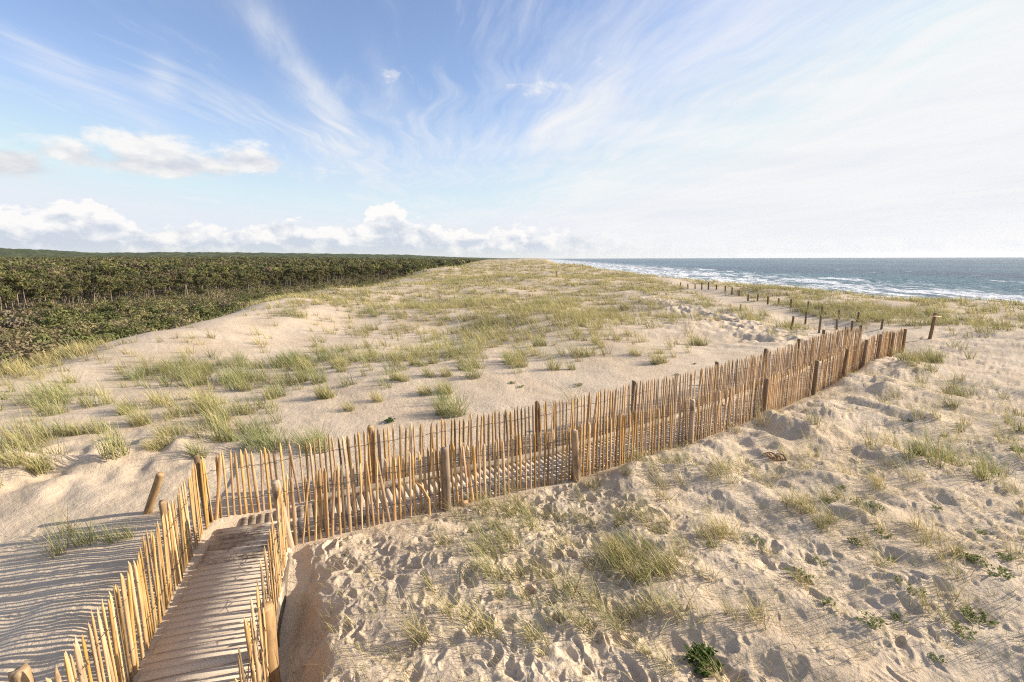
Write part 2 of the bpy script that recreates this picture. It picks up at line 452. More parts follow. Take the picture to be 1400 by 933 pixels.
# ------------------------------------------------------------------ grass cover map (measured on the photo, kept in the world)
PATCH = [  # px, py, rx, ry, weight, green
    (1010, 710, 170, 110, .16, .15), (1210, 770, 190, 120, .13, .2), (710, 850, 120, 60, .22, .15), (1000, 860, 150, 60, .2, .2), (1310, 560, 80, 50, .2, .3),
    (700, 690, 70, 35, .45, .6), (770, 800, 60, 45, .75, .5), (885, 800, 80, 55, .95, .45), (725, 775, 45, 28, .6, .7), (690, 755, 40, 25, .5, .6), (840, 870, 60, 28, .45, .4),
    (1030, 642, 65, 18, .95, .5), (945, 645, 40, 18, .6, .5), (1080, 692, 45, 13, .7, .2), (1130, 712, 38, 22, .9, .5), (1105, 860, 48, 32, 1., .65), (1180, 905, 40, 28, .7, .3),
    (1260, 630, 38, 13, .8, .7), (1390, 645, 40, 18, .7, .6), (1245, 830, 30, 18, .5, .6), (650, 800, 38, 24, .35, .5), (1385, 775, 28, 22, .5, .8), (1100, 575, 22, 12, .6, .8), (1290, 548, 60, 22, .35, .6), (1370, 600, 60, 22, .4, .6),
    (760, 690, 70, 30, .4, .6), (960, 740, 70, 40, .3, .4), (1260, 500, 30, 10, .7, .5), (1330, 590, 40, 12, .4, .6), (1010, 770, 60, 35, .35, .5),
    (700, 425, 200, 38, 0.83, 0.35), (850, 402, 130, 26, 0.93, 0.25), (560, 485, 110, 18, 0.44, 0.5), (660, 487, 60, 16, 0.71, 0.45), (770, 445, 150, 30, 0.55, 0.35), (640, 393, 130, 14, 0.88, 0.3), (700, 375, 90, 12, 0.99, 0.3),
    (300, 512, 125, 14, .4 + 1.05, 0.75), (385, 492, 75, 10, 0.99, 0.75), (60, 545, 65, 13, 0.99, 0.8), (240, 552, 65, 17, 0.99, 0.35), (400, 517, 40, 13, 0.88, 0.5), (145, 545, 40, 14, 0.77, 0.5), (80, 483, 80, 13, 1.14, 0.12), (15, 500, 40, 14, 1.10, 0.15), (480, 402, 110, 9, 0.93, 0.25),
    (400, 428, 40, 10, 0.44, 0.4), (510, 432, 35, 8, 0.55, 0.6), (40, 605, 60, 26, 0.71, 0.4), (110, 605, 55, 16, 0.61, 0.35), (250, 585, 55, 22, 0.66, 0.4), (165, 570, 60, 10, 0.39, 0.35), (60, 520, 60, 10, 0.44, 0.3), (10, 640, 20, 20, 0.55, 0.4), (390, 590, 60, 14, 0.55, 0.8), (620, 560, 20, 12, 0.44, 0.8),
    (1200, 426, 260, 16, 1.10, 0.4), (1050, 403, 150, 8, 0.99, 0.35), (1385, 442, 70, 16, 0.83, 0.45), (1260, 445, 50, 8, 0.55, 0.45), (930, 395, 60, 10, 0.88, 0.25), (900, 430, 60, 10, 0.49, 0.6), (1080, 455, 30, 8, 0.55, 0.3), (1140, 450, 80, 8, 0.39, 0.3),
    (330, 468, 60, 12, .25, .2), (420, 408, 100, 7, .9, .2), (290, 470, 60, 8, .4, .1), (210, 500, 90, 10, .45, .25), (90, 575, 120, 40, .22, .4), (330, 560, 60, 18, .2, .5), (110, 730, 60, 14, .35, .6), (100, 780, 60, 20, .25, .5), (150, 685, 30, 8, .25, .6)]
def cover(x, y, z):
    px, py = pix(x, y, z)
    px = np.clip(px, -60, 1460)
    d = np.zeros_like(x); g = np.zeros_like(x); w = np.zeros_like(x)
    for cx, cy, rx, ry, a, gr in PATCH:
        e = ((px - cx) / rx) ** 2 + ((py - cy) / ry) ** 2
        k = a * np.exp(-e * 0.9)
        d = np.maximum(d, k) + 0.15 * np.minimum(d, k); g += k * gr; w += k
    r = np.hypot(x, y)
    far = ss(40, 110, r)
    d = np.maximum(d, far * 0.8)
    g = np.where(w > 1e-3, g / np.maximum(w, 1e-3), 0.35)
    g = g * (1 - far) + 0.3 * far
    n = fbm(x, y, 3.2, 3, 201) + 0.5 * fbm(x, y, 14, 2, 207)
    n3 = fbm(x, y, 1.6, 2, 215)
    d = d * np.clip(0.85 + 1.1 * n + .7 * n3, 0.02, 1.8)
    g = g + .02
    dt, _ = dist_poly(x, y, TRAIL); dw, _ = dist_poly(x, y, WALK)
    db, _ = dist_poly(x, y, TRACK)
    d = d * ss(1.0, 2.4, dt) * (.15 + .85 * ss(.6, 2.2, db)) * np.where(y < 26, ss(0.85, 1.1, dw), 1)
    return d, np.clip(g + 0.25 * n, 0, 1)

# ------------------------------------------------------------------ terrain
def build_terrain():
    rr = [0.3, 1.0, 1.7, 2.2]
    while rr[-1] < 9000:
        r = rr[-1]
        rr.append(r + min(max(r * r / 1900.0, 0.011), 0.0125 * r) if r > 2.9 else r + 0.12)
    rr = np.array(rr)
    th = np.radians(np.concatenate([np.arange(-180, -66, 3.0), np.arange(-66, -52, .3), np.linspace(-52, 52, 1250), np.arange(52.3, 66, .3), np.arange(66, 180.1, 3.0)]))
    R, T = np.meshgrid(rr, th, indexing='ij')
    x = R * np.sin(T); y = R * np.cos(T)
    X = x.ravel(); Y = y.ravel()
    Z = height(X, Y)
    # distant canopy relief
    wm = ss(-20, -60, X - xw(Y)) * ss(1200, 1500, R.ravel())
    Z = Z + wm * (6 + 5 * fbm(X, Y, 60, 3, 301))
    d, g = cover(X, Y, Z)
    scr = ss(-9, -20, X - xw(Y) + 3 * fbm(X, Y, 9, 2, 311))
    nr, nc = R.shape
    i = np.arange(nr - 1)[:, None] * nc + np.arange(nc - 1)[None, :]
    q = np.stack([i, i + 1, i + nc + 1, i + nc], -1).reshape(-1, 4)[:, ::-1]
    me = make_mesh('sand_terrain', np.stack([X, Y, Z], 1), q, None, None, M_SAND, True,
                   {'litter': np.clip(d, 0, 1) * ss(9, 26, R.ravel()) * .9 + .1 * np.clip(d, 0, 1), 'scrub': scr, 'woods': np.clip(wm, 0, 1)})
    o = obj('ground', me); tag(o, 'pale trampled dune sand rolling away to the slack and shore', 'sand', kind='structure')
build_terrain()

# ------------------------------------------------------------------ sea
def build_sea():
    rr = np.concatenate([np.arange(70, 420, 1.1), np.geomspace(421, 1500, 260), np.geomspace(1510, 14000, 80)])
    th = np.radians(np.concatenate([np.linspace(-8, 58, 900), np.linspace(59, 120, 60)]))
    R, T = np.meshgrid(rr, th, indexing='ij')
    X = (R * np.sin(T)).ravel(); Y = (R * np.cos(T)).ravel()
    U = X - xe(Y) - 40
    z = np.full_like(X, SEA_Z); foam = np.zeros_like(X)
    fade = ss(1500, 500, np.hypot(X, Y))
    ph = U + 9 * fbm(X, Y, 120, 2, 401)
    swell = np.maximum(np.cos(ph * 2 * np.pi / 46), 0) ** 3
    env = ss(-0.15, 0.5, fbm(U * 1.0, Y, 95, 2, 405)) * ss(20, 60, U) * ss(330, 200, U)
    z = z + fade * (1.5 * swell * env + 0.45 * fbm(X, Y, 14, 3, 409))
    # white water spilling down the landward face of each breaker
    front = np.maximum(np.cos((ph + 5) * 2 * np.pi / 46), 0) ** 4
    foam = front * env * 1.15
    nr, nc = R.shape
    i = np.arange(nr - 1)[:, None] * nc + np.arange(nc - 1)[None, :]
    q = np.stack([i, i + 1, i + nc + 1, i + nc], -1).reshape(-1, 4)[:, ::-1]
    me = make_mesh('sea_surface', np.stack([X, Y, z], 1), q, None, None, M_SEA, True, {'offshore': U, 'foam': foam})
    o = obj('sea', me); tag(o, 'teal ocean with whitecaps and a broad white surf belt', 'sea', kind='structure')
build_sea()

# ------------------------------------------------------------------ grass
def blades(base, L, az, lean, curve, width, col, seg=3):
    """base (n,3); returns V, quads, tris, col; blades bend over towards az"""
    n = len(base)
    d = np.stack([np.cos(az), np.sin(az), np.zeros(n)], 1)
    view = np.stack([-np.sin(az), np.cos(az), np.zeros(n)], 1)
    tw = RNG.uniform(0, np.pi, n)
    side = view * np.cos(tw)[:, None] + d * np.sin(tw)[:, None]
    rows = []; cols = []
    for k in range(seg + 1):
        t = k / seg
        hor = L * (lean * t + curve * t * t)
        up = L * np.sqrt(np.maximum(1 - (lean + curve * t) ** 2 * 0.8, 0.05)) * t
        p = base + d * hor[:, None]; p = p + np.array([0, 0, 1.0]) * up[:, None]
        if k < seg:
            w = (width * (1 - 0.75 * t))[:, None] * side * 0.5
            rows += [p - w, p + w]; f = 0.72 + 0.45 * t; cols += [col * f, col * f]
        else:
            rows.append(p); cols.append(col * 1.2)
    m = 2 * seg + 1
    V = np.stack(rows, 1).reshape(-1, 3); C = np.stack(cols, 1).reshape(-1, 3)
    b = (np.arange(n) * m)[:, None]
    Q = [np.concatenate([b + 2 * k, b + 2 * k + 1, b + 2 * k + 3, b + 2 * k + 2], 1) for k in range(seg - 1)]
    T = np.concatenate([b + 2 * seg - 2, b + 2 * seg - 1, b + 2 * seg], 1)
    return V, np.concatenate(Q) if Q else None, T, C

STRAW = np.array([0.61, 0.50, 0.23]); GREEN = np.array([0.26, 0.30, 0.10]); BLUEG = np.array([0.19, 0.235, 0.125]); DRY = np.array([0.40, 0.27, 0.13])
def tuft_cloud(x, y, g, nb, rad, hmin, hmax, width, seg, fine=True, lean0=0.32, zdrop=0.01):
    n = len(x)
    rep = np.repeat(np.arange(n), nb); m = len(rep)
    size = RNG.uniform(.65, 1.25, n)[rep]
    a = RNG.uniform(0, 2 * np.pi, m); q = np.sqrt(RNG.uniform(0, 1, m)) * rad * size
    bx = x[rep] + np.cos(a) * q; by = y[rep] + np.sin(a) * q
    bz = height(bx, by, fine) - zdrop
    wind = np.pi * 1.02 + RNG.normal(0, 0.5, m)                       # the sea wind lays the blades over to the west
    spread = RNG.uniform(0, 1, m) < 0.3
    az = np.where(spread, a, wind)
    L = RNG.uniform(hmin, hmax, m) * size * RNG.choice([1, 1, .6], m)
    lean = np.clip(RNG.normal(lean0, 0.16, m), 0.02, .8); curve = RNG.uniform(0.05, 0.42, m)
    gg = np.clip(g[rep] + RNG.normal(0, 0.22, m), 0, 1)[:, None]
    col = STRAW * (1 - gg) + (GREEN * 0.6 + BLUEG * 0.4) * gg
    dry = (RNG.uniform(0, 1, m) < 0.10)[:, None]
    col = np.where(dry, DRY, col) * RNG.uniform(.75, 1.2, m)[:, None] * (RNG.uniform(.78, 1.15, n) * (1 + .18 * fbm(x, y, 6, 2, 211)))[rep][:, None]
    w = width * RNG.uniform(.7, 1.4, m)
    return blades(np.stack([bx, by, bz], 1), L, az, lean, curve, w, col, seg)

def scatter(r0, r1, dens):
    n = int(dens * math.radians(62) * (r1 * r1 - r0 * r0))
    r = np.sqrt(RNG.uniform(r0 * r0, r1 * r1, n)); t = np.radians(RNG.uniform(-62, 62, n))
    x = r * np.sin(t); y = r * np.cos(t)
    k = (x > xw(y) - 12) & (x < xe(y) + 9)
    x, y = x[k], y[k]; z = height(x, y, False)
    d, g = cover(x, y, z)
    k = RNG.uniform(0, 1, len(x)) < d
    return x[k], y[k], g[k], d[k]

def stuff(name, parts, label, cat, mat=M_GRASS):
    V, Q, T, C = join(parts)
    o = obj(name, make_mesh(name, V, Q, T, C, mat)); tag(o, label, cat, kind='stuff'); return o

# foreground sand
x, y, g, d = scatter(2.4, 12.5, 21.0)
dn, sn = dist_poly(x, y, NEAR); k = (sn > 0) & (dn > .15) & (x > -2.6); xs, ys, gs = x[k], y[k], g[k]
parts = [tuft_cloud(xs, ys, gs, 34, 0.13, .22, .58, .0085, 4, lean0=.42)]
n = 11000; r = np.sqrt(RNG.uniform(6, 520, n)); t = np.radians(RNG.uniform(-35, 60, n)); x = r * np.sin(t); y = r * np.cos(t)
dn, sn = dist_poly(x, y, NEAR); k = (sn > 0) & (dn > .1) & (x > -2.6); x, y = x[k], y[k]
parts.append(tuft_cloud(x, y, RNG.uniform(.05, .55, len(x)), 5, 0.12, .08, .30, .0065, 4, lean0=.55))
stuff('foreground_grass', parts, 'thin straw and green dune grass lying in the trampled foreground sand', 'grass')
# near ground behind the fences and right of them
x, y, g, d = scatter(5, 13, 8.0)
dn, sn = dist_poly(x, y, NEAR); k = (sn <= 0) | (x <= -2.6); x, y, g = x[k], y[k], g[k]
dl, sl = dist_poly(x, y, LEFT); k = (dl > .3); x, y, g = x[k], y[k], g[k]
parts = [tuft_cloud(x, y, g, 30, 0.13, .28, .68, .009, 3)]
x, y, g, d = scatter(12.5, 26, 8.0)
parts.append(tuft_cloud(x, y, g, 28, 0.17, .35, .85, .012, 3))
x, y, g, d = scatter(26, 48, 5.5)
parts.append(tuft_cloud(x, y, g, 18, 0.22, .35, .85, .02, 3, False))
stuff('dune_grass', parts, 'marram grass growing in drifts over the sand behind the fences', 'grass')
x, y, g, d = scatter(48, 110, 2.6)
parts = [tuft_cloud(x, y, g, 11, 0.32, .3, .7, .042, 2, False)]
x, y, g, d = scatter(110, 420, 0.22)
parts.append(tuft_cloud(x, y, g, 14, 0.9, .35, .75, .13, 2, False))
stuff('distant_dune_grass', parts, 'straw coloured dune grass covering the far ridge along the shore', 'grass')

# ------------------------------------------------------------------ single tussocks and plants (things)
def tussock_mesh(name, seed, nb=150, rad=.2, h0=.3, h1_=.75, w=.012, green=.5, lean0=.32):
    global RNG
    keep = RNG; RNG = np.random.default_rng(seed)
    a = RNG.uniform(0, 2 * np.pi, nb); q = np.sqrt(RNG.uniform(0, 1, nb)) * rad
    base = np.stack([np.cos(a) * q * 1.2, np.sin(a) * q, np.full(nb, -.03)], 1)
    az = np.where(RNG.uniform(0, 1, nb) < .3, a, np.pi + RNG.normal(0, .5, nb))
    gg = np.clip(RNG.normal(green, .22, nb), 0, 1)[:, None]
    col = (STRAW * (1 - gg) + (GREEN * .6 + BLUEG * .4) * gg) * RNG.uniform(.75, 1.2, nb)[:, None]
    V, Q, T, C = blades(base, RNG.uniform(h0, h1_, nb), az, np.clip(RNG.normal(lean0, .15, nb), .02, .8), RNG.uniform(.05, .4, nb), w * RNG.uniform(.7, 1.4, nb), col, 4)
    RNG = keep
    return make_mesh(name, V, Q, T, C, M_GRASS)

OWN = [  # photo point of the foot, mesh settings, label
    (617, 566, dict(nb=320, rad=.34, h0=.35, h1_=.75, green=.75), 'dense dark green round tussock standing alone in the sand behind the middle of the fence'),
    (366, 610, dict(nb=320, rad=.42, h0=.3, h1_=.7, green=.8), 'bushy blue green grass clump just behind the fence by the boardwalk corner'),
    (432, 612, dict(nb=220, rad=.32, h0=.3, h1_=.65, green=.65), 'smaller green grass clump behind the fence, right of the bushy blue green one'),
    (272, 622, dict(nb=90, rad=.12, h0=.3, h1_=.6, green=.7), 'fresh green tuft on the sand just behind the left fence corner'),
    (118, 738, dict(nb=110, rad=.14, h0=.25, h1_=.5, green=.7, w=.007), 'green grass tuft striped by fence shadows left of the boardwalk'),
    (154, 736, dict(nb=70, rad=.1, h0=.2, h1_=.42, green=.7, w=.007), 'middle tuft of three growing close to the left boardwalk fence'),
    (176, 732, dict(nb=50, rad=.08, h0=.2, h1_=.4, green=.65, w=.007), 'small tuft nearest the left boardwalk fence'),
    (193, 577, dict(nb=170, rad=.2, h0=.35, h1_=.7, green=.4), 'upright straw tipped tussock alone on the sand at left'),
    (800, 487, dict(nb=160, rad=.35, h0=.3, h1_=.6, green=.45, w=.018), 'round isolated tussock on bare sand behind the middle of the long fence'),
    (758, 506, dict(nb=90, rad=.2, h0=.35, h1_=.7, green=.5, w=.016), 'slim tussock on bare sand, left of the round isolated one'),
    (783, 506, dict(nb=60, rad=.12, h0=.25, h1_=.5, green=.5, w=.016), 'tiny tuft on bare sand below the round isolated tussock'),
    (705, 494, dict(nb=200, rad=.35, h0=.35, h1_=.7, green=.45, w=.016), 'tussock casting a long shadow at the edge of the central grass patch')]
for i, (px, py, kw, lab) in enumerate(OWN):
    x, y = hit(px, py)
    o = obj('marram_tussock', tussock_mesh('marram_tussock', 500 + i, **kw), None, (x, y, h1(x, y)))
    tag(o, lab, 'grass tussock')
VAR = [tussock_mesh('marram_tussock', 600 + i, nb=120, rad=.22, h0=.3, h1_=.7, w=.014, green=(.3, .4, .5, .6, .7, .45)[i]) for i in range(6)]
spots = [(465, 503), (478, 500), (508, 490), (535, 493), (600, 500), (612, 510), (640, 505), (655, 515), (590, 515), (570, 497), (690, 500), (720, 488), (740, 470), (690, 470), (640, 470), (820, 475), (870, 490), (910, 486), (545, 520), (520, 545), (440, 520), (380, 540), (330, 560),
         (300, 572), (285, 560), (230, 590), (130, 590), (100, 588), (70, 590), (30, 600), (180, 560), (330, 535), (420, 500), (450, 480), (620, 480), (720, 505), (610, 535), (575, 540), (485, 560), (450, 545), (950, 470), (860, 460), (895, 500), (965, 478), (300, 600), (210, 610), (150, 620), (20, 625), (60, 640)]
for i, (px, py) in enumerate(spots):
    for k in range(1 + (i % 3 == 0)):
        p = hit(px + random.uniform(-9, 9), py + random.uniform(-4, 4))
        if p is None: continue
        s = random.uniform(.6, 1.15)
        o = obj('marram_tussock', VAR[random.randrange(6)], None, (p[0], p[1], h1(*p)), (0, 0, random.uniform(-.5, .5)), (s, s, s * random.uniform(.85, 1.15)))
        tag(o, 'straw and green marram tussock bent west on the open sand behind the fences', 'grass tussock', 'marram tussocks dotted over the sand behind the fences')

def leafy_mesh(name, seed, rad, hgt, nst, leaf, col, col2):
    r = np.random.default_rng(seed); parts = []
    for s in range(nst):
        a = r.uniform(0, 6.28); q = math.sqrt(r.uniform(0, 1)) * rad
        top = np.array([math.cos(a) * q, math.sin(a) * q, hgt * (1 - .55 * (q / rad) ** 2) * r.uniform(.7, 1.1)])
        b0 = np.array([top[0] * .35, top[1] * .35, -.02])
        side = np.array([-math.sin(a), math.cos(a), 0]) * leaf * .06
        parts.append((np.array([b0 - side, b0 + side, top + side * .5, top - side * .5]), [[0, 1, 2, 3]], None, np.array(col) * .8))
        for k in range(7):
            t = r.uniform(.35, 1.03); p = b0 + (top - b0) * t
            d = r.normal(0, 1, 3); d[2] = abs(d[2]) * .6; d /= np.linalg.norm(d); s2 = np.cross(d, r.normal(0, 1, 3)); s2 /= np.linalg.norm(s2)
            nrm = np.cross(d, s2); L = leaf * r.uniform(.7, 1.25); w = L * .28
            V = np.array([p, p + d * L * .4 - s2 * w + nrm * w * .35, p + d * L * .45, p + d * L * .4 + s2 * w + nrm * w * .35, p + d * L - nrm * L * .12])
            c = np.array(col) * (1 - (m := r.uniform(0, 1))) + np.array(col2) * m
            parts.append((V, [[0, 1, 4, 2], [0, 2, 4, 3]], None, c * r.uniform(.8, 1.25)))
    V, Q, T, C = join(parts)
    return make_mesh(name, V, Q, T, C, M_LEAF)
G1, G2 = (0.16, 0.195, 0.07), (0.30, 0.32, 0.13)
x, y = hit(957, 915)
tag(obj('leafy_shrub', leafy_mesh('leafy_shrub', 41, .21, .24, 46, .06, (0.04, 0.085, 0.02), (0.13, 0.19, 0.04)), None, (x, y, h1(x, y))), 'bright green leafy dwarf shrub growing from sand at the bottom edge', 'plant')
x, y = hit(533, 576)
tag(obj('leafy_shrub', leafy_mesh('leafy_shrub', 42, .13, .12, 20, .06, (0.07, 0.11, 0.035), (0.15, 0.19, 0.07)), None, (x, y, h1(x, y))), 'small dark green rosette on bare sand behind the fence', 'plant')
PL = [leafy_mesh('dune_plant', 50 + i, .16, .085, 12, .045, G1, G2) for i in range(5)]
ps = [(1215, 770), (1225, 800), (1165, 745), (1205, 735), (1280, 700), (1330, 770), (1345, 735), (1375, 770), (1360, 790), (1318, 768), (1195, 700), (1170, 690), (1150, 670), (1185, 855), (1225, 850), (1340, 850), (1310, 870), (968, 748), (1030, 740), (1120, 770), (1090, 790), (1320, 850), (1385, 620), (1330, 640), (1290, 600), (1300, 560), (1240, 580), (1130, 690), (1250, 815), (1280, 905), (1130, 830), (712, 530), (700, 525), (790, 528), (925, 515), (950, 500)]
for i, (px, py) in enumerate(ps):
    p = hit(px, py); s = random.uniform(.55, 1.15)
    if p is None: continue
    o = obj('dune_plant', PL[i % 5], None, (p[0], p[1], h1(*p)), (0, 0, random.uniform(0, 6.28)), s)
    tag(o, 'low green creeping plant with small leaves on the bare sand', 'plant', 'low green plants scattered over the sand')

# ------------------------------------------------------------------ fences
def pale_geo(seed, L=1.2):
    r = np.random.default_rng(seed)
    w = r.uniform(.020, .031); th = r.uniform(.012, .019); ns = 6
    ang = np.sort(r.uniform(0, 2 * np.pi / ns * .5, ns) + np.arange(ns) * 2 * np.pi / ns)
    rad = r.uniform(.8, 1.12, ns)
    zs = np.array([-.18, .1, .35, .6, .85, L - .11, L - .045, L]); sc_ = np.array([1, 1.0, .98, 1., .97, .95, .55, .12])
    b1, b2 = r.normal(0, .008), r.normal(0, .008); p1 = r.uniform(0, 6.28); tipx = r.normal(0, .008)
    rows = []
    for k, (z, s) in enumerate(zip(zs, sc_)):
        j = r.uniform(.9, 1.1)
        cx = b1 * math.sin(z * 2.6 + p1) + b2 * z * z + (tipx if k == 7 else 0); cy = .5 * b1 * math.cos(z * 3.1 + p1)
        rows.append(np.stack([cx + np.cos(ang) * rad * w * s * j, cy + np.sin(ang) * rad * th * s * j, np.full(ns, z)], 1))
    V = np.concatenate(rows); Q = []
    for k in range(len(zs) - 1):
        for i in range(ns):
            Q.append([k * ns + i, k * ns + (i + 1) % ns, (k + 1) * ns + (i + 1) % ns, (k + 1) * ns + i])
    T = [[7 * ns, 7 * ns + i, 7 * ns + i + 1] for i in range(1, ns - 1)]
    t = r.uniform(.8, 1.15) * (.62 if seed % 5 == 0 else 1); gy = r.uniform(-.06, .14); C = np.array([t * (1 - .12 * gy), t, t * (r.uniform(.85, 1.05) + gy)])
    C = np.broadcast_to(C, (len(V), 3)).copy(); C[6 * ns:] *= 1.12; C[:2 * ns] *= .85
    return V, np.array(Q), np.array(T), C
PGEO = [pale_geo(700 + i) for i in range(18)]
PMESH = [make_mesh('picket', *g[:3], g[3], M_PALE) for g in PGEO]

def tube(pts, rad, ns=8, jit=0.0, seed=0, cap=True, flat=0.0):
    r = np.random.default_rng(seed); pts = np.asarray(pts, float); rad = np.broadcast_to(rad, len(pts))
    rows = []; prof = 1 + r.normal(0, 1, ns) * jit
    for k, p in enumerate(pts):
        d = pts[min(k + 1, len(pts) - 1)] - pts[max(k - 1, 0)]; d /= np.linalg.norm(d)
        a = np.cross(d, [0.0, 1, 0.05]); a /= np.linalg.norm(a); b = np.cross(a, d)
        t = np.arange(ns) * 2 * np.pi / ns
        rr = rad[k] * prof * (1 + r.normal(0, 1, ns) * jit * .4)
        rows.append(p + np.outer(np.cos(t) * rr, a) + np.outer(np.sin(t) * rr, b))
    V = np.concatenate(rows); Q = []
    for k in range(len(pts) - 1):
        for i in range(ns): Q.append([k * ns + i, (k + 1) * ns + i, (k + 1) * ns + (i + 1) % ns, k * ns + (i + 1) % ns])
    T = []
    if cap:
        n0 = (len(pts) - 1) * ns
        V = np.concatenate([V, pts[-1:]]); c = len(V) - 1
        T = [[n0 + (i + 1) % ns, n0 + i, c] for i in range(ns)]
    return V, np.array(Q), np.array(T) if T else None

def post_mesh(name, seed, hgt, rad, mat, tint=1.0, below=.3):
    r = np.random.default_rng(seed)
    zs = np.array([-below, 0, hgt * .35, hgt * .7, hgt - .03, hgt]); rd = rad * np.array([1.06, 1.03, 1.0, .97, .95, .86])
    pts = np.stack([np.sin(zs * 2 + seed) * rad * .10, np.cos(zs * 1.7 + seed) * rad * .10, zs], 1)
    V, Q, T = tube(pts, rd, 12, .05, seed)
    V[-13:-1, 2] += r.normal(0, .008, 12)
    C = np.full((len(V), 3), tint); C[-1] *= 1.45
    C[-13:-1] *= 1.15
    return make_mesh(name, V, Q, T, C, mat)

def walk_line(P, step, jit, rnd):
    seg = np.hypot(*(P[1:] - P[:-1]).T); cum = np.concatenate([[0], np.cumsum(seg)])
    s = 0.02; out = []
    while s < cum[-1]:
        k = min(np.searchsorted(cum, s, 'right') - 1, len(seg) - 1); t = (s - cum[k]) / seg[k]
        p = P[k] + (P[k + 1] - P[k]) * t; d = (P[k + 1] - P[k]) / seg[k]
        out.append((p[0], p[1], math.atan2(d[1], d[0]), s)); s += step * (1 + rnd.uniform(-jit, jit))
    return out

def paling_fence(P, step, label, posts, seed, leanj=.015, hs=1.0, wid=1.0):
    rnd = random.Random(seed)
    L = walk_line(P, step, .13, rnd)
    fx, fy = P[0]
    fz = h1(fx, fy)
    root = empty('paling_fence', (fx, fy, fz)); tag(root, label, 'fence')
    zg = height(np.array([l[0] for l in L]), np.array([l[1] for l in L]), False)
    tops = []; rest = []
    near = sorted(range(len(L)), key=lambda i: math.hypot(L[i][0], L[i][1]))[:100]; near = set(near)
    for i, (x, y, a, s) in enumerate(L):
        v = rnd.randrange(len(PGEO)); lx, ly = rnd.gauss(0, leanj) + .028 * math.sin(s * 1.3 + seed) + .012 * math.sin(s * 4.1), rnd.gauss(0, leanj * .8)
        sh = hs * rnd.uniform(.91, 1.01); wsc = wid * rnd.uniform(.85, 1.2); rz = a + rnd.choice([0, math.pi]) + rnd.gauss(0, .3)
        off = rnd.gauss(0, .008); ox, oy = -math.sin(a) * off, math.cos(a) * off
        z = zg[i] - .01
        if rnd.random() < .018: lx += rnd.choice([-1, 1]) * .11
        # lean in the plane of the fence (lx) and across it (ly)
        if i in near:
            o = obj('picket', PMESH[v], root, (x + ox - fx, y + oy - fy, z - fz), (ly, lx, rz), (wsc, wsc, sh))
            if math.cos(rz - a) < 0: o.rotation_euler = (-ly, -lx, rz)
        else:
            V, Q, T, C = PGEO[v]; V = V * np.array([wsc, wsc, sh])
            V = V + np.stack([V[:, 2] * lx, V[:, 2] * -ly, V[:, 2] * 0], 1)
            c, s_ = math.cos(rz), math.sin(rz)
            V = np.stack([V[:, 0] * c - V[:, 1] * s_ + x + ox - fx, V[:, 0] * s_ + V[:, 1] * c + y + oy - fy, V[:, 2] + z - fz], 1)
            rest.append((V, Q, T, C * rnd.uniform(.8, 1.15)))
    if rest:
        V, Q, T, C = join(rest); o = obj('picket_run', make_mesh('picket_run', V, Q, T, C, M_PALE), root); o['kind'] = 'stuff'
    wp = []
    for hz in (.30 * hs, .86 * hs):
        for sd in (-1, 1):
            pts = []
            for i, (x, y, a, s) in enumerate(L):
                o_ = .024 * sd * (1 if i % 2 else -1)
                pts.append((x - math.sin(a) * o_ - fx, y + math.cos(a) * o_ - fy, zg[i] - fz + hz + rnd.gauss(0, .012)))
            V, Q, T = tube(pts, .0038, 4, 0, 0, False); wp.append((V, Q, T, (1, 1, 1)))
    V, Q, T, C = join(wp); obj('wire', make_mesh('wire', V, Q, T, C, M_WIRE), root)
    for j, (x, y, h, rad, kind, lx, ly) in enumerate(posts):
        m = {'p': M_POST, 'o': M_OLDPOST, 'g': M_PALE}[kind]
        o = obj('post', post_mesh('post', seed * 50 + j, h, rad, m, {'p': 1., 'o': 1.3, 'g': .8}[kind]), root, (x - fx, y - fy, h1(x, y, False) - fz), (ly, lx, 0))
    return root

def off(P, px_pts, d):  # post spots measured on the photo as ground points, set d to the right of the fence line
    res = []
    for (x, y) in px_pts:
        best = None
        for (ax, ay), (bx, by) in zip(P[:-1], P[1:]):
            dx, dy = bx - ax, by - ay; L = math.hypot(dx, dy); t = max(0, min(1, ((x - ax) * dx + (y - ay) * dy) / (L * L)))
            qx, qy = ax + dx * t, ay + dy * t; dd = math.hypot(qx - x, qy - y)
            if best is None or dd < best[0]: best = (dd, qx + dy / L * d, qy - dx / L * d)
        res.append(best[1:])
    return res
npts = off(NEAR, [(-1.17, 7.87), (1.24, 8.95), (4.17, 10.67), (6.83, 12.5), (9.4, 14.6), (11.45, 16.41), (13.3, 18.1), (14.9, 19.45), (16.5, 20.9), (18.2, 22.3)], .10)
kinds = ['o', 'p', 'p', 'o', 'o', 'o', 'o', 'o', 'o', 'o']; hs_ = [1.14, 1.06, 1.09, 1.10, 1.10, 1.08, 1.08, 1.08, 1.08, 1.08]
nposts = [(x, y, h, .074 if i < 2 else .06, k, (-.02, -.06, 0, .02, .03, .05, .04, .03, .03, .03)[i], (0, 0.03, 0, 0, 0, 0, 0, 0, 0, 0)[i]) for i, ((x, y), h, k) in enumerate(zip(npts, hs_, kinds))]
nposts.append((-3.40, 6.74, 1.12, .062, 'p', -.10, .05))
paling_fence(NEAR, .090, 'long split paling fence with round posts in front, bordering the open trampled sand', nposts, 1)
fpts = off(FAR, [(-2.7, 8.74), (.62, 10.23), (3.21, 11.92), (6.2, 14.1), (8.7, 16.0), (10.8, 17.8), (13.0, 19.7), (15.2, 21.6), (16.9, 23.0)], -.09)
fposts = [(x, y, 1.15, .062, 'p' if i == 0 else 'o', (.02, 0, 0, 0, 0, .03, 0, 0, 0)[i], 0) for i, (x, y) in enumerate(fpts)]
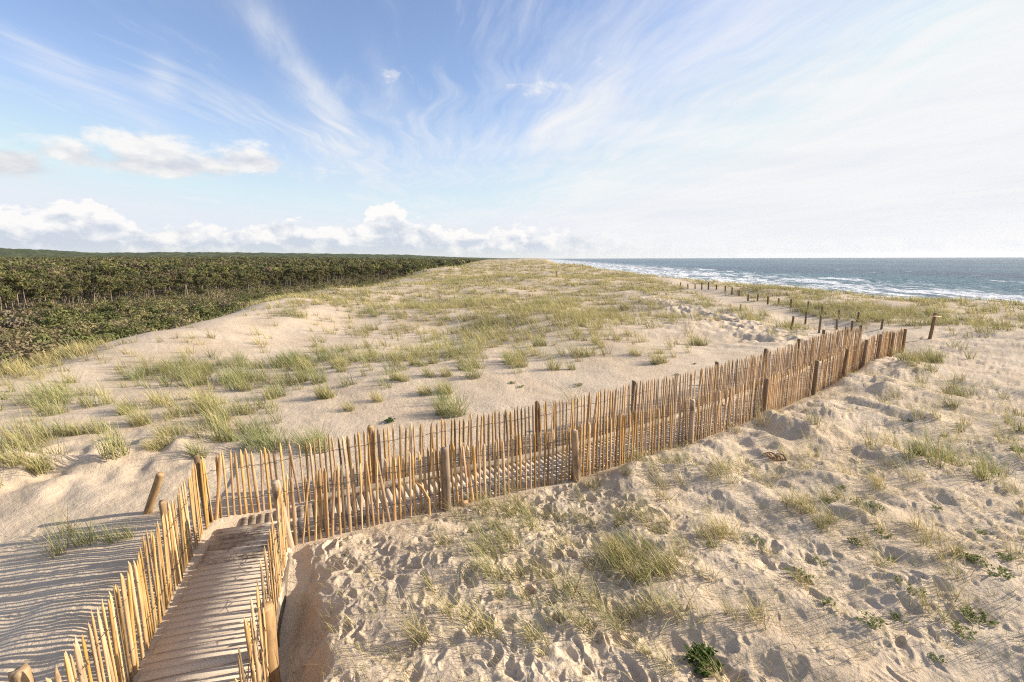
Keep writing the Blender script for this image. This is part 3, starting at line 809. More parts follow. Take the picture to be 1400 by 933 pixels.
fposts.append((-5.05, 7.38, 1.16, .045, 'o', -.05, 0))
paling_fence(FAR, .090, 'long split paling fence along the far side of the path, behind the nearer fence', fposts, 2)
paling_fence(LEFT, .062, 'dense paling fence of pointed golden pickets along the left edge of the boardwalk', [(-4.78, 6.15, 1.05, .05, 'p', -.03, 0), (-4.02, 3.46, 1.0, .072, 'p', -.05, 0)], 3, .014, 1.0, .84)
paling_fence(RIGHT, .084, 'short paling fence along the right edge of the boardwalk, seen almost edge-on', [(-2.69, 4.66, 1.06, .088, 'p', .0, 0)], 4, .014, .97, .72)

# ------------------------------------------------------------------ boardwalk
def boardwalk():
    r = np.random.default_rng(9)
    A_ = np.array([(-2.55, 2.0), (-3.32, 4.5), (-4.20, 7.33)]); B_ = np.vstack([[(-4.35, 7.10)], WALK[5:9]])
    L1 = walk_line(A_, .125, .03, random.Random(5)); L2 = walk_line(B_, .125, .03, random.Random(6)); n1 = len(L1)
    L = L1 + L2
    root = empty('boardwalk_path', (L[0][0], L[0][1], 0)); tag(root, 'narrow sand covered plank boardwalk running between the paling fences', 'boardwalk', kind='structure')
    ox, oy = L[0][0], L[0][1]
    X = np.array([l[0] for l in L]); Y = np.array([l[1] for l in L])
    A = np.concatenate([np.full(n1, math.atan2(A_[2][1] - A_[0][1], A_[2][0] - A_[0][0])), np.convolve(np.pad([l[2] for l in L2], 4, 'edge'), np.ones(9) / 9, 'valid')])
    parts, bare = [], []
    for i, (x, y, a) in enumerate(zip(X, Y, A)):
        hw = (.59 if i < n1 else .52) + r.normal(0, .012); hl = .0535; z = .0 + r.normal(0, .003) - (.022 if i >= n1 else 0) + .0065 * max(0, y - 9); t = a + r.normal(0, .008)
        c, s = math.cos(t), math.sin(t); B = []
        for (l, w, zz) in [(-1, -1, -.05), (1, -1, -.05), (1, 1, -.05), (-1, 1, -.05), (-1, -1, 0), (1, -1, 0), (1, 1, 0), (-1, 1, 0)]:
            l, w = l * hl, w * hw
            B.append((x + c * l - s * w - ox, y + s * l + c * w - oy, z + zz))
        Q = [[4, 5, 6, 7], [0, 3, 2, 1], [0, 1, 5, 4], [1, 2, 6, 5], [2, 3, 7, 6], [3, 0, 4, 7]]
        parts.append((np.array(B), Q, None, np.full(3, r.uniform(.75, 1.2))))
        bare += [float(.60 * ss(5.95, 6.5, np.array(y)) * ss(8.3, 7.6, np.array(y)) - .10 + .25 * ss(7.4, 8.2, np.array(y)))] * 8
    V, Q, T, C = join(parts)
    obj('deck', make_mesh('deck', V, Q, T, C, M_DECK, attrs={'bare': np.array(bare)}), root)
    # timber kerb on the upper side of the path, from the corner on
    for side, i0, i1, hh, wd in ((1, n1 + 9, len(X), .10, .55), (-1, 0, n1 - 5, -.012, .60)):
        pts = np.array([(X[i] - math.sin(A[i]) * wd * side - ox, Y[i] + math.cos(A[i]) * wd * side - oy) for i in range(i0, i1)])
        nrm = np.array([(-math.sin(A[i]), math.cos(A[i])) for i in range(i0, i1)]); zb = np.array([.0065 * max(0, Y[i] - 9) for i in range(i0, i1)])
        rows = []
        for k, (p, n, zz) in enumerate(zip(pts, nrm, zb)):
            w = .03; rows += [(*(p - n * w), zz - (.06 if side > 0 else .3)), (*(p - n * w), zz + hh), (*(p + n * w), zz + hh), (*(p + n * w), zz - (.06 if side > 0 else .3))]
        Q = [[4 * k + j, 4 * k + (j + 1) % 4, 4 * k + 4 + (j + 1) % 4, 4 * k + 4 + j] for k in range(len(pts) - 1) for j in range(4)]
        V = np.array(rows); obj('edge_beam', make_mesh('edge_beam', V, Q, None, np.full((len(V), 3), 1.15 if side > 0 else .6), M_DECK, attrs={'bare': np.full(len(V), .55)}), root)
boardwalk()

# ------------------------------------------------------------------ posts beyond the fences
TP = [  # px, top, foot, label
    (931, 389, 393), (941, 390, 397), (951, 390, 397), (960, 388, 398), (969, 388, 398), (980, 392, 398), (992, 393, 401), (1001, 395, 405), (1011, 399, 407), (1023, 405, 414), (1036, 405, 414),
    (1050, 408, 419), (1065, 411, 418), (1082, 412, 423), (1104, 415, 428), (1124, 422, 434), (1147, 427, 440), (1172, 430, 444), (1205, 440, 454),
    (1012, 419, 427), (1082, 435, 453), (1101, 429, 446), (1120, 435, 458), (1144, 440, 454), (1165, 442, 456)]
for i, (px, t, b) in enumerate(TP):
    p = hit(px, b)
    if p is None: continue
    dist = math.hypot(p[0], p[1]); dep = p[1] * math.cos(PITCH)
    hgt = min(1.5, max(.5, (b - t) / F * (dep + .7)))
    near = i >= 19
    o = obj('trail_post', post_mesh('trail_post', 900 + i, hgt, .06 + .02 * (dist > 45), M_OLDPOST, 1.0), None, (p[0], p[1], h1(*p, False)), (random.gauss(0, .04), random.gauss(0, .05), 0))
    if near: tag(o, 'dark weathered post on the near side of the sandy trail past the fence end', 'post', 'posts along the near side of the trail')
    else: tag(o, 'dark weathered post on the seaward side of the sandy trail', 'post', 'posts along the seaward side of the trail')
p = hit(1271, 467)
o = empty('marker_post', (p[0], p[1], h1(*p))); tag(o, 'lone dark post with a pale crosspiece, standing on trampled sand right of the fence end', 'post')
obj('shaft', post_mesh('shaft', 950, 1.35, .075, M_OLDPOST, 1.0), o, (0, 0, 0), (0, .07, 0))
V, Q, T = tube([(-.28, -.085, 1.16), (0, -.085, 1.17), (.36, -.085, 1.13)], .03, 6, .05, 3)
obj('crosspiece', make_mesh('crosspiece', V, Q, T, np.full((len(V), 3), 2.6), M_POST), o)
p = hit(201, 698)
o = obj('leaning_post', post_mesh('leaning_post', 960, .78, .062, M_POST, .85), None, (p[0], p[1], h1(*p)), (0.0, .40, 0)); tag(o, 'short grey post leaning right, alone in sand behind the left fence', 'post')
for px, t, b in ((762, 373, 380),):
    p = hit(px, b); tag(obj('trail_post', post_mesh('trail_post', 970, 1.3, .1, M_OLDPOST), None, (p[0], p[1], h1(*p, False))), 'tiny far post beside a sand patch on the dune crest', 'post')
# driftwood root on the mound below the fence
p = hit(1065, 632)
pr = []
for k in range(7):
    a = random.uniform(2.2, 4.2); l = random.uniform(.25, .6); q = [(0.05 * k - .15, random.uniform(-.05, .05), -.03)]
    for s in range(1, 5): q.append((q[0][0] + math.cos(a) * l * s / 4, q[0][1] + math.sin(a) * l * s / 4 * .5, -.03 + .22 * math.sin(s / 4 * 2.6) * random.uniform(.6, 1)))
    V, Q, T = tube(q, np.linspace(.022, .006, 5), 6, .1, k); pr.append((V, Q, T, (.72, .62, .52)))
V, Q, T, C = join(pr); tag(obj('driftwood_root', make_mesh('driftwood_root', V, Q, T, C, M_POST), None, (p[0], p[1], h1(*p))), 'tangled brown driftwood root on the sand mound below the long fence', 'driftwood')
def plank(px, py, L, W, H, rz, lab):
    p = hit(px, py); r = np.random.default_rng(int(px))
    V = np.array([(sx * L / 2 * (1 + r.normal(0, .03)), sy * W / 2, sz) for sz in (-.03, H) for (sx, sy) in ((-1, -1), (1, -1), (1, 1), (-1, 1))])
    Q = [[4, 5, 6, 7], [0, 1, 5, 4], [1, 2, 6, 5], [2, 3, 7, 6], [3, 0, 4, 7]]
    tag(obj('wood_offcut', make_mesh('wood_offcut', V, Q, None, np.full((8, 3), 1.1), M_PALE), None, (p[0], p[1], h1(*p)), (.1, .05, rz)), lab, 'wood')
plank(751, 661, .36, .1, .05, .4, 'pale flat timber offcut lying against the foot of the long fence')
plank(633, 690, .12, .1, .06, .2, 'small orange wood block beside the dark fence post')
# thin bent stick leaning on the fence
q = [(0, 0, -.02), (.0, .02, .28), (-.12, .04, .5), (-.36, .05, .72), (-.5, .06, .8)]
V, Q, T = tube(q, [.018, .017, .016, .014, .01], 6, .05, 4)
tag(obj('bent_stick', make_mesh('bent_stick', V, Q, T, np.full((len(V), 3), 1.25), M_PALE), None, (-1.42, 7.63, h1(-1.42, 7.63))), 'thin curved stick standing against the long fence left of its dark post', 'stick')

# ------------------------------------------------------------------ trees and scrub
def clump_quads(r, centers, radii, per, size, cols, flat=.7):
    """leaf sprays: random quads through the volume of each clump"""
    n = len(centers) * per; rep = np.repeat(np.arange(len(centers)), per)
    v = r.normal(0, 1, (n, 3)); v /= np.linalg.norm(v, axis=1)[:, None]
    v *= (r.uniform(.25, 1, n) ** .5)[:, None]; v[:, 2] *= flat
    p = centers[rep] + v * radii[rep][:, None]
    nm = v / np.maximum(np.linalg.norm(v, axis=1), 1e-6)[:, None] + np.array([0, 0, .25]) + r.normal(0, .38, (n, 3)); nm /= np.linalg.norm(nm, axis=1)[:, None]
    a = np.cross(nm, r.normal(0, 1, (n, 3))); a /= np.linalg.norm(a, axis=1)[:, None]
    b = np.cross(nm, a)
    s = (size * r.uniform(.6, 1.3, n))[:, None]
    V = np.stack([p - a * s, p + b * s * .55 - a * s * .1, p + a * s, p - b * s * .55 + a * s * .15], 1).reshape(-1, 3)
    C = np.repeat(cols[rep] * r.uniform(.86, 1.14, n)[:, None], 4, 0)
    return V, np.arange(n * 4).reshape(-1, 4), None, C

PINE = np.array([[0.11, 0.115, 0.042], [0.145, 0.145, 0.05], [0.095, 0.095, 0.045], [0.185, 0.17, 0.062], [0.175, 0.135, 0.08]])
def pine_geo(seed, H=10.5, ncl=36, per=42, size=.22):
    r = np.random.default_rng(seed)
    lean = r.normal(0, .05, 2); zs = np.linspace(-.4, H * .9, 6); pts = np.stack([lean[0] * zs + .15 * np.sin(zs * .5 + seed), lean[1] * zs + .15 * np.cos(zs * .45 + seed), zs], 1)
    V, Q, T = tube(pts, np.linspace(.19, .05, 6), 6, .05, seed)
    tp = [(V, Q, T, (1, 1, 1))]
    cr = r.uniform(2.0, 2.9); deep = seed % 4 == 1; cr *= r.uniform(.85, 1.25); top = np.array([pts[-1][0], pts[-1][1], H * (.68 if deep else .84)])
    u = r.normal(0, 1, (ncl, 3)); u /= np.linalg.norm(u, axis=1)[:, None]; u *= (r.uniform(.1, 1, ncl) ** .45)[:, None]
    cen = top + u * np.array([cr, cr, H * (.30 if deep else .15)]); cen[:, 2] -= .3 * np.abs(u[:, 0])
    for k in range(7):  # limbs
        c = cen[k]; b = pts[3] + (pts[5] - pts[3]) * r.uniform(0, .9)
        V, Q, T = tube([b, (b + c) / 2 + [0, 0, .15], c], [.06, .045, .02], 5, 0, k); tp.append((V, Q, T, (1, 1, 1)))
    for k in range(4):  # dead stubs
        z = r.uniform(.3, .62); b = pts[0] + (pts[5] - pts[0]) * z; a = r.uniform(0, 6.28); c = b + np.array([math.cos(a), math.sin(a), .2]) * r.uniform(.5, 1.2)
        V, Q, T = tube([b, c], [.03, .012], 4, 0, k); tp.append((V, Q, T, (1.2, 1.2, 1.2)))
    cols = PINE[r.integers(0, 5, ncl)] * r.uniform(.75, 1.3, ncl)[:, None]
    crown = clump_quads(r, cen, r.uniform(.45, 1.0, ncl) * (1.25 if deep else 1), per, size, cols, .6)
    return join(tp), crown

def edge_x(y): return np.interp(y, [-50, 60, 124, 224, 377, 700, 1500], [-150, -132, -122, -104, -66, -62, -110])
pines = [pine_geo(1000 + i) for i in range(8)]
TRM = [make_mesh('trunk', *t[:3], t[3], M_BARK) for t, c in pines]; CRM = [make_mesh('crown', *c[:3], c[3], M_LEAF) for t, c in pines]
r = np.random.default_rng(77)
n = 40000; X = r.uniform(-420, 10, n); Y = r.uniform(40, 620, n)
k = ((X < edge_x(Y) + 6 * fbm(X, Y, 30, 2, 77)) | ((X < edge_x(Y) + 30) & (X < xw(Y) - 30) & (r.uniform(0, 1, n) < .05))) & (np.degrees(np.arctan2(X, Y)) > -56) & (fbm(X, Y, 19, 2, 103) < .42)
X, Y = X[k], Y[k]
# keep a spacing with a coarse grid: one tree per 3.6 m cell
key = np.floor(X / 4.5).astype(int) * 10007 + np.floor(Y / 4.5).astype(int); _, ui = np.unique(key, return_index=True); X, Y = X[ui], Y[ui]
EX = edge_x(Y) + 6 * fbm(X, Y, 30, 2, 77); depth = edge_x(Y) - X
score = np.hypot(X, Y) + 3.2 * np.maximum(depth - 4, 0); order = np.argsort(score)
Zg = height(X, Y, False)
for i in order[:300]:
    v = int(r.integers(0, 8)); s = r.uniform(.55, 1.0) * (1 + .42 * float(fbm(np.array([X[i]]), np.array([Y[i]]), 34, 2, 97)[0])) * (r.uniform(.35, .7) if X[i] > EX[i] else 1)
    o = empty('maritime_pine', (X[i], Y[i], Zg[i])); o.rotation_euler[2] = r.uniform(0, 6.28); o.scale = (s * r.uniform(.9, 1.15), s, s)
    tag(o, 'slender bare trunked pine standing at the front of the forest', 'tree', 'pines along the near edge of the forest')
    obj('trunk', TRM[v], o); obj('crown', CRM[v], o)
def forest_parts(X, Y, Z, H, ncl, per, size, cr, seed, trunk=True):
    r = np.random.default_rng(seed); n = len(X); parts = []
    rep = np.repeat(np.arange(n), ncl); m = len(rep)
    u = r.normal(0, 1, (m, 3)); u /= np.linalg.norm(u, axis=1)[:, None]; u *= (r.uniform(.1, 1, m) ** .45)[:, None]
    hh = H * r.uniform(.6, 1.0, n) * (1 + .38 * fbm(X, Y, 34, 2, 97))
    cen = np.stack([X, Y, Z + hh * .84], 1)[rep] + u * np.array([cr, cr, H * .15])
    tcol = PINE[r.integers(0, 5, n)] * r.uniform(.6, 1.5, n)[:, None] * (1 + .35 * fbm(X, Y, 45, 2, 99))[:, None]
    parts.append(clump_quads(r, cen, np.full(m, cr * .42), per, size, tcol[rep] * r.uniform(.8, 1.2, m)[:, None], .7))
    if trunk:
        w = .16; b = np.stack([X, Y, Z - .3], 1); t = np.stack([X + r.normal(0, .4, n), Y + r.normal(0, .4, n), Z + hh * .88], 1)
        offs = np.array([[w, 0, 0], [-w / 2, w * .87, 0], [-w / 2, -w * .87, 0]])
        V = np.concatenate([(b[:, None] + offs), (t[:, None] + offs * .4)], 1).reshape(-1, 3); a = (np.arange(n) * 6)[:, None]
        Q = np.concatenate([np.concatenate([a + j, a + (j + 1) % 3, a + 3 + (j + 1) % 3, a + 3 + j], 1) for j in range(3)])
        parts.append((V, Q, None, np.array([.20, .155, .12]) * 1.0))
    return parts
rest = order[300:]
near = rest[(np.hypot(X[rest], Y[rest]) < 330) | (depth[rest] < 12)]; mid = np.setdiff1d(rest, near)
P = forest_parts(X[near], Y[near], Zg[near], 10.5, 18, 20, .40, 2.7, 5) + forest_parts(X[mid], Y[mid], Zg[mid], 10.5, 12, 10, .66, 2.7, 6)
n = 60000; rad = np.sqrt(r.uniform(400 ** 2, 1550 ** 2, n)); th = np.radians(r.uniform(-58, 3, n)); X2, Y2 = rad * np.sin(th), rad * np.cos(th)
k = (X2 < edge_x(Y2) + 12 * fbm(X2, Y2, 60, 2, 79)) & ((X2 < -410) | (Y2 > 600)); X2, Y2 = X2[k], Y2[k]
P += forest_parts(X2, Y2, height(X2, Y2, False), 10.5, 4, 6, 1.6, 2.6, 8, False)
stuff('pine_forest', P, 'dark green pine forest stretching inland to the horizon', 'forest', M_LEAF)

SC = np.array([[0.19, 0.17, 0.075], [0.13, 0.135, 0.05], [0.21, 0.165, 0.095], [0.16, 0.165, 0.06], [0.24, 0.205, 0.10], [0.19, 0.155, 0.105], [0.10, 0.11, 0.042]])
def shrub_geo(seed):
    r = np.random.default_rng(seed); ncl = 16
    u = r.normal(0, 1, (ncl, 3)); u /= np.linalg.norm(u, axis=1)[:, None]; u[:, 2] = np.abs(u[:, 2]); u *= (r.uniform(.1, 1, ncl) ** .5)[:, None]
    cen = u * np.array([1.0, 1.0, .95]); cols = SC[seed % 7] * r.uniform(.7, 1.35, ncl)[:, None]
    crown = clump_quads(r, cen, r.uniform(.3, .55, ncl), 48, .11, cols, .8)
    tp = []
    for k in range(6):
        V, Q, T = tube([(0.05 * (k - 3), 0, -.2), cen[k] * .55, cen[k]], [.05, .03, .012], 5, 0, k); tp.append((V, Q, T, (1, 1, 1)))
    return join(tp), crown
shr = [shrub_geo(1200 + i) for i in range(9)]
SM = [(make_mesh('stem', *t[:3], t[3], M_BARK), make_mesh('crown', *c[:3], c[3], M_LEAF)) for t, c in shr]
n = 26000; X = r.uniform(-190, 0, n); Y = r.uniform(8, 640, n)
k = (X < xw(Y) - 13 + 4 * fbm(X, Y, 14, 2, 91)) & (X > edge_x(Y) - 10) & (np.degrees(np.arctan2(X, Y)) > -58)
X, Y = X[k], Y[k]; key = np.floor(X / 3.7).astype(int) * 10007 + np.floor(Y / 3.7).astype(int); _, ui = np.unique(key, return_index=True); X, Y = X[ui], Y[ui]
Zg = height(X, Y, False)
# hidden ones behind the dune brow are left out
px, py = pix(X, Y, Zg + 1.5); order = np.argsort(np.hypot(X, Y)); vis = [i for i in order if -80 < px[i] < 1000]
def seen(i):
    t = np.linspace(.05, .97, 60); return bool(np.all(CAM_H + (Zg[i] + 2.2 - CAM_H) * t > height(X[i] * t, Y[i] * t, False)))
chosen = []
for i in vis:
    if len(chosen) >= 220: break
    if seen(i): chosen.append(i)
lo = np.hypot(X[chosen[-1]], Y[chosen[-1]])
for i in chosen:
    v = int(r.integers(0, 9)); s = 1.0 + 1.7 * r.uniform() ** 1.4
    o = empty('scrub_bush', (X[i], Y[i], Zg[i])); o.rotation_euler[2] = r.uniform(0, 6.28); o.scale = (s * r.uniform(.9, 1.4), s, s * r.uniform(.85, 1.35))
    tag(o, 'rounded olive green bush in the scrub at the foot of the dune', 'bush', 'bushes in the scrub below the dune')
    obj('stem', SM[v][0], o); obj('crown', SM[v][1], o)
rest = np.setdiff1d(np.arange(len(X)), chosen)
hr = np.repeat(rest, 9); rr_ = np.random.default_rng(15); m = len(hr); hs2 = (.9 + 2.1 * rr_.uniform(0, 1, len(X)) ** 1.6) * (1 + 0.3 * ss(22, 2, X - edge_x(Y)))
u = rr_.normal(0, 1, (m, 3)); u /= np.linalg.norm(u, axis=1)[:, None]; u[:, 2] = np.abs(u[:, 2]); u *= (rr_.uniform(.1, 1, m) ** .5)[:, None]
cen = np.stack([X, Y, Zg], 1)[hr] + u * hs2[hr][:, None] * np.array([1.0, 1.0, 1.2])
patch = SC[(np.abs(fbm(X, Y, 16, 2, 93)) * 22).astype(int) % 7]
stuff('dune_scrub', [clump_quads(rr_, cen, hs2[hr] * .45, 20, .21, (patch * rr_.uniform(.6, 1.5, len(X))[:, None])[hr] * rr_.uniform(.8, 1.2, m)[:, None], .8)], 'mixed olive and brown scrub between dune and forest', 'scrub', M_LEAF)

def dead_tree(px, py, H, seed, lab):
    p = hit(px, py); r = np.random.default_rng(seed)
    o = empty('dead_tree', (p[0], p[1], h1(*p, False))); tag(o, lab, 'tree')
    V, Q, T = tube([(0, 0, -.3), (.1, 0, H * .3), (.25, .1, H * .6), (.2, 0, H * .85)], np.array([.16, .13, .09, .04]) * H / 3.5, 6, .05, seed)
    obj('trunk', make_mesh('trunk', V, Q, T, np.ones((len(V), 3)), M_DEAD), o)
    parts = []
    for k in range(13):
        z = r.uniform(.2, .85) * H; a = r.uniform(0, 6.28); l = r.uniform(.25, .55) * H; b = np.array([.2 * z / H, 0, z])
        d = np.array([math.cos(a), math.sin(a), r.uniform(.3, 1.0)]); m_ = b + d * l * .5 + r.normal(0, .1, 3) * l; e = b + d * l + r.normal(0, .12, 3) * l
        V, Q, T = tube([b, m_, e], np.array([.06, .04, .012]) * H / 3, 5, 0, k); parts.append((V, Q, T, (1, 1, 1)))
        for j in range(3):
            e2 = m_ + (e - m_) * r.uniform(0, .8) + r.normal(0, .22, 3) * l; V, Q, T = tube([m_ + (e - m_) * r.uniform(0, .6), e2], np.array([.025, .009]) * H / 3, 4, 0, k); parts.append((V, Q, T, (1, 1, 1)))
    V, Q, T, C = join(parts); obj('branches', make_mesh('branches', V, Q, T, C, M_DEAD), o)
dead_tree(14, 487, 1.7, 1, 'bare grey dead tree at the left edge among the scrub')
dead_tree(94, 456, 1.3, 2, 'small bleached dead tree in the middle of the scrub')
dead_tree(228, 447, .9, 3, 'low pale snag beside the dune brow where scrub meets sand')
dead_tree(262, 436, .9, 4, 'forked bleached dead branch standing above the scrub near the dune')

# mast on the skyline
az = math.atan((241 - 700) / F); D = 3900; x, y = D * math.sin(az), D * math.cos(az); zb = h1(x, y, False)
o = empty('lattice_mast', (x, y, zb)); tag(o, 'thin far radio mast rising above the forest skyline', 'mast')
pr = []
for sx, sy in ((1, 0), (-.5, .87), (-.5, -.87)):
    V, Q, T = tube([(sx * 2.2, sy * 2.2, 0), (sx * .5, sy * .5, 62)], [.35, .25], 5); pr.append((V, Q, T, (1, 1, 1)))
for k in range(12):
    z = k * 5.0; f = 2.2 - 1.7 * z / 62
    for (ax, ay), (bx, by) in (((1, 0), (-.5, .87)), ((-.5, .87), (-.5, -.87)), ((-.5, -.87), (1, 0))):
        V, Q, T = tube([(ax * f, ay * f, z), (bx * f, by * f, z + 5)], .15, 4); pr.append((V, Q, T, (1, 1, 1)))
V, Q, T, C = join(pr); obj('lattice', make_mesh('lattice', V, Q, T, C, plain('mast_steel', (.45, .45, .45), .5)), o)
V, Q, T = tube([(0, 0, 60), (0, 0, 72)], [.3, .15], 6); obj('antenna', make_mesh('antenna', V, Q, T, np.ones((len(V), 3)), bpy.data.materials['mast_steel']), o)

# ------------------------------------------------------------------ sea air
def build_haze(density=2e-5, R=14800.0, z0=-21.0, z1=106.0):
    V = np.array([(x, y, z) for z in (z0, z1) for (x, y) in ((-R, -R), (R, -R), (R, R), (-R, R))])
    Q = [[0, 3, 2, 1], [4, 5, 6, 7], [0, 1, 5, 4], [1, 2, 6, 5], [2, 3, 7, 6], [3, 0, 4, 7]]
    m, nt, out = new_mat('sea_haze')
    v = nt.nodes.new('ShaderNodeVolumePrincipled'); v.inputs['Density'].default_value = density; v.inputs['Color'].default_value = (.93, .95, 1.0, 1); v.inputs['Anisotropy'].default_value = .3
    nt.links.new(v.outputs[0], out.inputs['Volume'])
    o = obj('haze', make_mesh('haze', V, Q, None, None, m)); tag(o, 'thin pale sea haze over the far shore and forest', 'haze', kind='stuff')
build_haze()

# ------------------------------------------------------------------ sky and sun
SUN_EL, SUN_AZ = 22.5, 79.0      # degrees, azimuth clockwise from the viewing direction
def build_world():
    w = bpy.data.worlds.new('World'); sc.world = w; w.use_nodes = True; nt = w.node_tree; nt.nodes.clear()
    out = nt.nodes.new('ShaderNodeOutputWorld'); bg = nt.nodes.new('ShaderNodeBackground'); nt.links.new(bg.outputs[0], out.inputs[0])
    sky = nt.nodes.new('ShaderNodeTexSky'); sky.sky_type = 'NISHITA'; sky.sun_disc = False
    sky.sun_elevation = math.radians(SUN_EL); sky.sun_rotation = math.radians(SUN_AZ); sky.air_density = 1.0; sky.dust_density = 0.6; sky.ozone_density = 2.0
    tc = nt.nodes.new('ShaderNodeTexCoord'); D = tc.outputs['Generated']
    x, y, z = sep(nt, D)
    el = z.f('ARCSINE') * 57.29578; az = x.f('ARCTAN2', y) * 57.29578
    # high cloud sheet: coordinates on a flat layer, streaks drawn out along the wind
    zc = z.mx(0.03); pu = x / zc; pv = y / zc
    ca, sa = math.cos(math.radians(-9)), math.sin(math.radians(-9))
    u = pu * ca - pv * sa; v = pu * sa + pv * ca
    wob = noise(nt, comb(nt, pu * 0.5, pv * 0.35, 0.0), 1.0, 3)
    st1 = noise(nt, comb(nt, u * 1.1 + wob * 1.6, v * 0.22, 2.0), 1.0, 7, 0.62, 0.5)
    st2 = noise(nt, comb(nt, u * 6.0 + wob * 9.0, v * 0.7, 5.0), 1.0, 5, 0.65, 0.3)
    streak = (st1 * 0.58 + st2 * 0.42)
    def win(a, e, ra, re, rot=0.0):
        c_, s_ = math.cos(rot), math.sin(rot); da = az - a; de = el - e
        p = (da * c_ + de * s_) / ra; q = (de * c_ - da * s_) / re
        return ((p * p + q * q) * -1.0).f('EXPONENT')
    def pa(px, py):
        d = ray(px, py); d = d / np.linalg.norm(d); return math.degrees(math.atan2(d[0], d[1])), math.degrees(math.asin(d[2]))
    def wline(p0, p1, wdt, wt):
        a0, e0 = pa(*p0); a1, e1 = pa(*p1); L = math.hypot(a1 - a0, e1 - e0)
        return win((a0 + a1) / 2, (e0 + e1) / 2, L * .62, wdt, math.atan2(e1 - e0, a1 - a0)) * wt
    cir = wline((320, -30), (450, 160), 2.2, .36)
    for a in (((-20, 30), (130, 120), 1.7, .30), ((110, 110), (260, 190), 1.4, .30), ((505, 60), (590, 200), 1.6, .22), ((420, 110), (480, 180), 1.3, .22), ((200, 100), (250, 110), 2.5, .25), ((700, 95), (780, 140), 2.0, .25), ((790, 140), (870, 100), 2.0, .2), ((640, 200), (830, 150), 2.0, .22), ((420, 200), (560, 240), 4.0, .28), ((700, 260), (900, 200), 4.0, .22)):
        cir = cir + wline(*a)
    cirrus = ((streak - .28).mx(0.0) * cir * 8.0).sm(.05, 1.0) * 0.9 + (streak - .45).sm(0, .3) * .2
    low = noise(nt, comb(nt, az * 0.05 + el * 0.02, el * 0.34, 21.0), 1.0, 6, 0.6, 0.4)
    # thin white veil that fills the sea side of the sky
    veil = (az.sm(-18, 36) * 0.66 + el.sm(26, 4) * az.sm(-25, 15) * 0.36 + (streak - 0.5) * 2.2 + (low - 0.5) * 0.7 * el.sm(24, 6) - el.sm(12, 34) * az.sm(28, 6) * 0.25).clamp()
    hz = el.sm(20, 0) * 0.62
    # cloud bank along the horizon
    n1 = noise(nt, comb(nt, az * 0.16, 0.0, 4.0), 1.0, 4, 0.6); nb = noise(nt, comb(nt, az * 0.42, el * 0.62, 9.0), 1.0, 8, 0.6, 0.3)
    topl = n1 * 3.5 + 1.45
    for (px, py, ww, ad) in ((115, 268, 2.2, 1.7), (395, 283, 2.0, 1.5), (530, 270, 2.6, 3.2), (40, 285, 3, .8), (700, 310, 3.0, .2)):
        a, e = pa(px, py); topl = topl + (((az - a) / ww).pw(2.0) * -1.0).f('EXPONENT') * ad
    topl = topl * (az.sm(22, 4) * 0.5 + .5)
    bank = (topl + (nb - 0.5) * 5.0 - el).sm(-.05, .38) * el.sm(-0.5, 1.6)
    bank = bank * (az.sm(17, 1) * .8 + .2)
    nb2 = noise(nt, comb(nt, az * 0.42 - .35, el * 0.62 - .5, 9.0), 1.0, 6, 0.58, 0.3)
    lit = ((nb - nb2) * 3.2 + ((el - topl * 0.62) * 0.42) + 0.62).clamp()
    # flat-based clouds higher up on the left
    nm = noise(nt, comb(nt, az * 0.2, el * 0.42, 15.0), 1.0, 6, 0.6, .2); nm2 = noise(nt, comb(nt, az * 0.2 - .12, el * 0.42 - .32, 15.0), 1.0, 6, 0.6, .2)
    mw = None
    for (px, py, ra, re, wt) in ((10, 217, 4.5, 1.7, .85), (100, 205, 5.0, 1.4, .8), (205, 208, 5.5, 2.2, .95), (250, 218, 6.5, 1.6, .85), (345, 213, 4.4, 1.8, .9), (440, 230, 3.5, .8, .5), (845, 108, 2.8, 2.6, .38), (735, 120, 3.6, 2.0, .34), (537, 103, 2.4, 1.4, .33)):
        a, e = pa(px, py); t = win(a, e, ra, re) * wt; mw = t if mw is None else mw.mx(t)
    midc = (mw + (nm - 0.5) * 1.9 - 0.36).sm(0, .42)
    a0, e0 = pa(220, 206)
    lit2 = ((nm - nm2) * 3.0 + (el - e0) * 0.22 + 0.72).clamp()
    base = sky.outputs[0]
    hsv = nt.nodes.new('ShaderNodeHueSaturation'); nt.links.new(base, hsv.inputs['Color']); hsv.inputs['Saturation'].default_value = SKY_SAT; hsv.inputs['Value'].default_value = SKY_VAL
    hsv.inputs['Hue'].default_value = SKY_HUE
    cl = nt.nodes.new('ShaderNodeMix'); cl.data_type = 'RGBA'; cl.blend_type = 'DARKEN'; cl.inputs[0].default_value = 1.0
    nt.links.new(hsv.outputs[0], cl.inputs[6]); cl.inputs[7].default_value = (6.2, 6.5, 7.0, 1)
    c = mixc(nt, hz, cl.outputs[2], tuple(CLOUD * k for k in (.86, .92, 1.01)))
    c = mixc(nt, cirrus.clamp() * .8, c, tuple(CLOUD * k for k in (.98, 1.0, 1.04)))
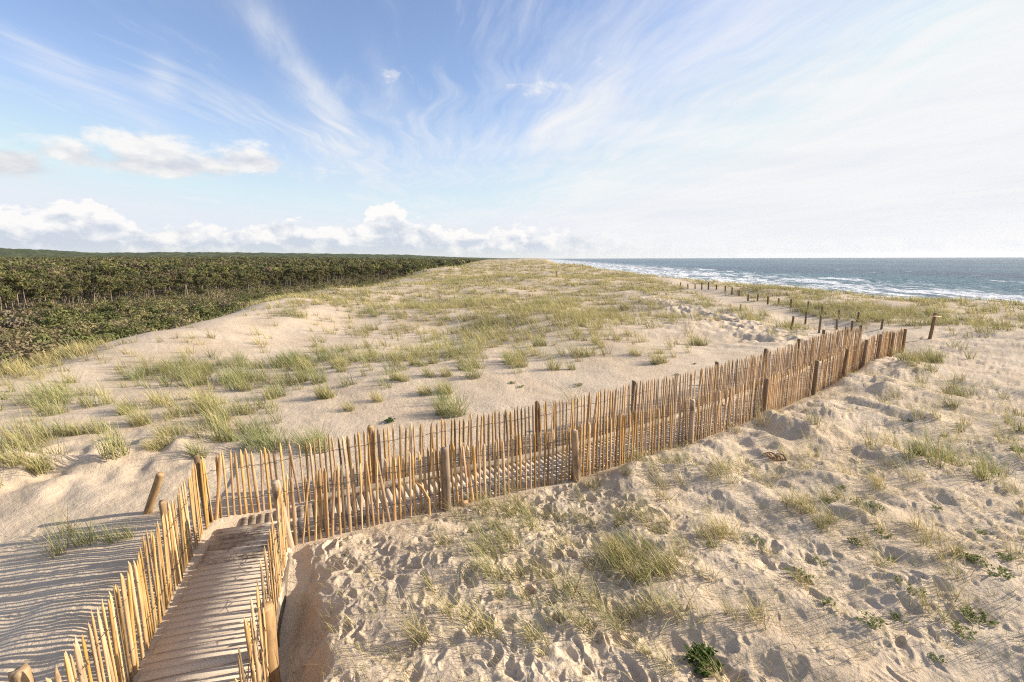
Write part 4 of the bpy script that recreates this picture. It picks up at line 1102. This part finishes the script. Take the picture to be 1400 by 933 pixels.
    c = mixc(nt, veil * 0.9, c, mixc(nt, (low * .6 + streak * .4).sm(.36, .6), tuple(CLOUD * k for k in (.95, .98, 1.02)), tuple(CLOUD * k for k in (1.05, 1.05, 1.06))))
    c = mixc(nt, midc * 0.85, c, mixc(nt, lit2, tuple(CLOUD * k for k in (.74, .75, .82)), tuple(CLOUD * k for k in (1.14, 1.10, 1.06))))
    c = mixc(nt, bank * 0.92, c, mixc(nt, lit, tuple(CLOUD * k for k in (.70, .77, .88)), tuple(CLOUD * k for k in (1.14, 1.12, 1.10))))
    nt.links.new(c, bg.inputs['Color']); bg.inputs['Strength'].default_value = 0.083
SKY_SAT, SKY_VAL, SKY_HUE, CLOUD = .98, 1.58, 0.511, 6.4
build_world()
s = bpy.data.lights.new('sun', 'SUN'); s.energy = 5.0; s.angle = math.radians(.53); s.color = (1.0, .90, .74)
so = bpy.data.objects.new('sun', s); link(so)
el, az = math.radians(SUN_EL), math.radians(SUN_AZ)
from mathutils import Vector
d = Vector((math.cos(el) * math.sin(az), math.cos(el) * math.cos(az), math.sin(el)))
so.rotation_euler = d.to_track_quat('Z', 'Y').to_euler()

# ------------------------------------------------------------------ camera, view
cd = bpy.data.cameras.new('camera'); cam = bpy.data.objects.new('camera', cd); link(cam)
cam.location = (0, 0, CAM_H); cam.rotation_mode = 'XYZ'
from mathutils import Matrix
cam.matrix_world = Matrix.Translation((0, 0, CAM_H)) @ Matrix.Rotation(math.pi / 2 - PITCH, 4, 'X') @ Matrix.Rotation(-ROLL, 4, 'Z')
cd.sensor_width = 36.0; cd.lens = 36.0 * F / 1400; cd.clip_start = .1; cd.clip_end = 60000
sc.camera = cam
sc.view_settings.view_transform = 'Standard'; sc.view_settings.look = 'None'; sc.view_settings.exposure = 0.74; sc.view_settings.gamma = 1.0
sc.cycles.filter_width = 1.15; sc.cycles.use_denoising = False; sc.cycles.denoiser = 'OPENIMAGEDENOISE'; sc.cycles.denoising_input_passes = 'RGB_ALBEDO_NORMAL'; sc.cycles.denoising_prefilter = 'ACCURATE'; sc.cycles.max_bounces = 6; sc.cycles.diffuse_bounces = 3; sc.cycles.transmission_bounces = 3; sc.cycles.transparent_max_bounces = 4
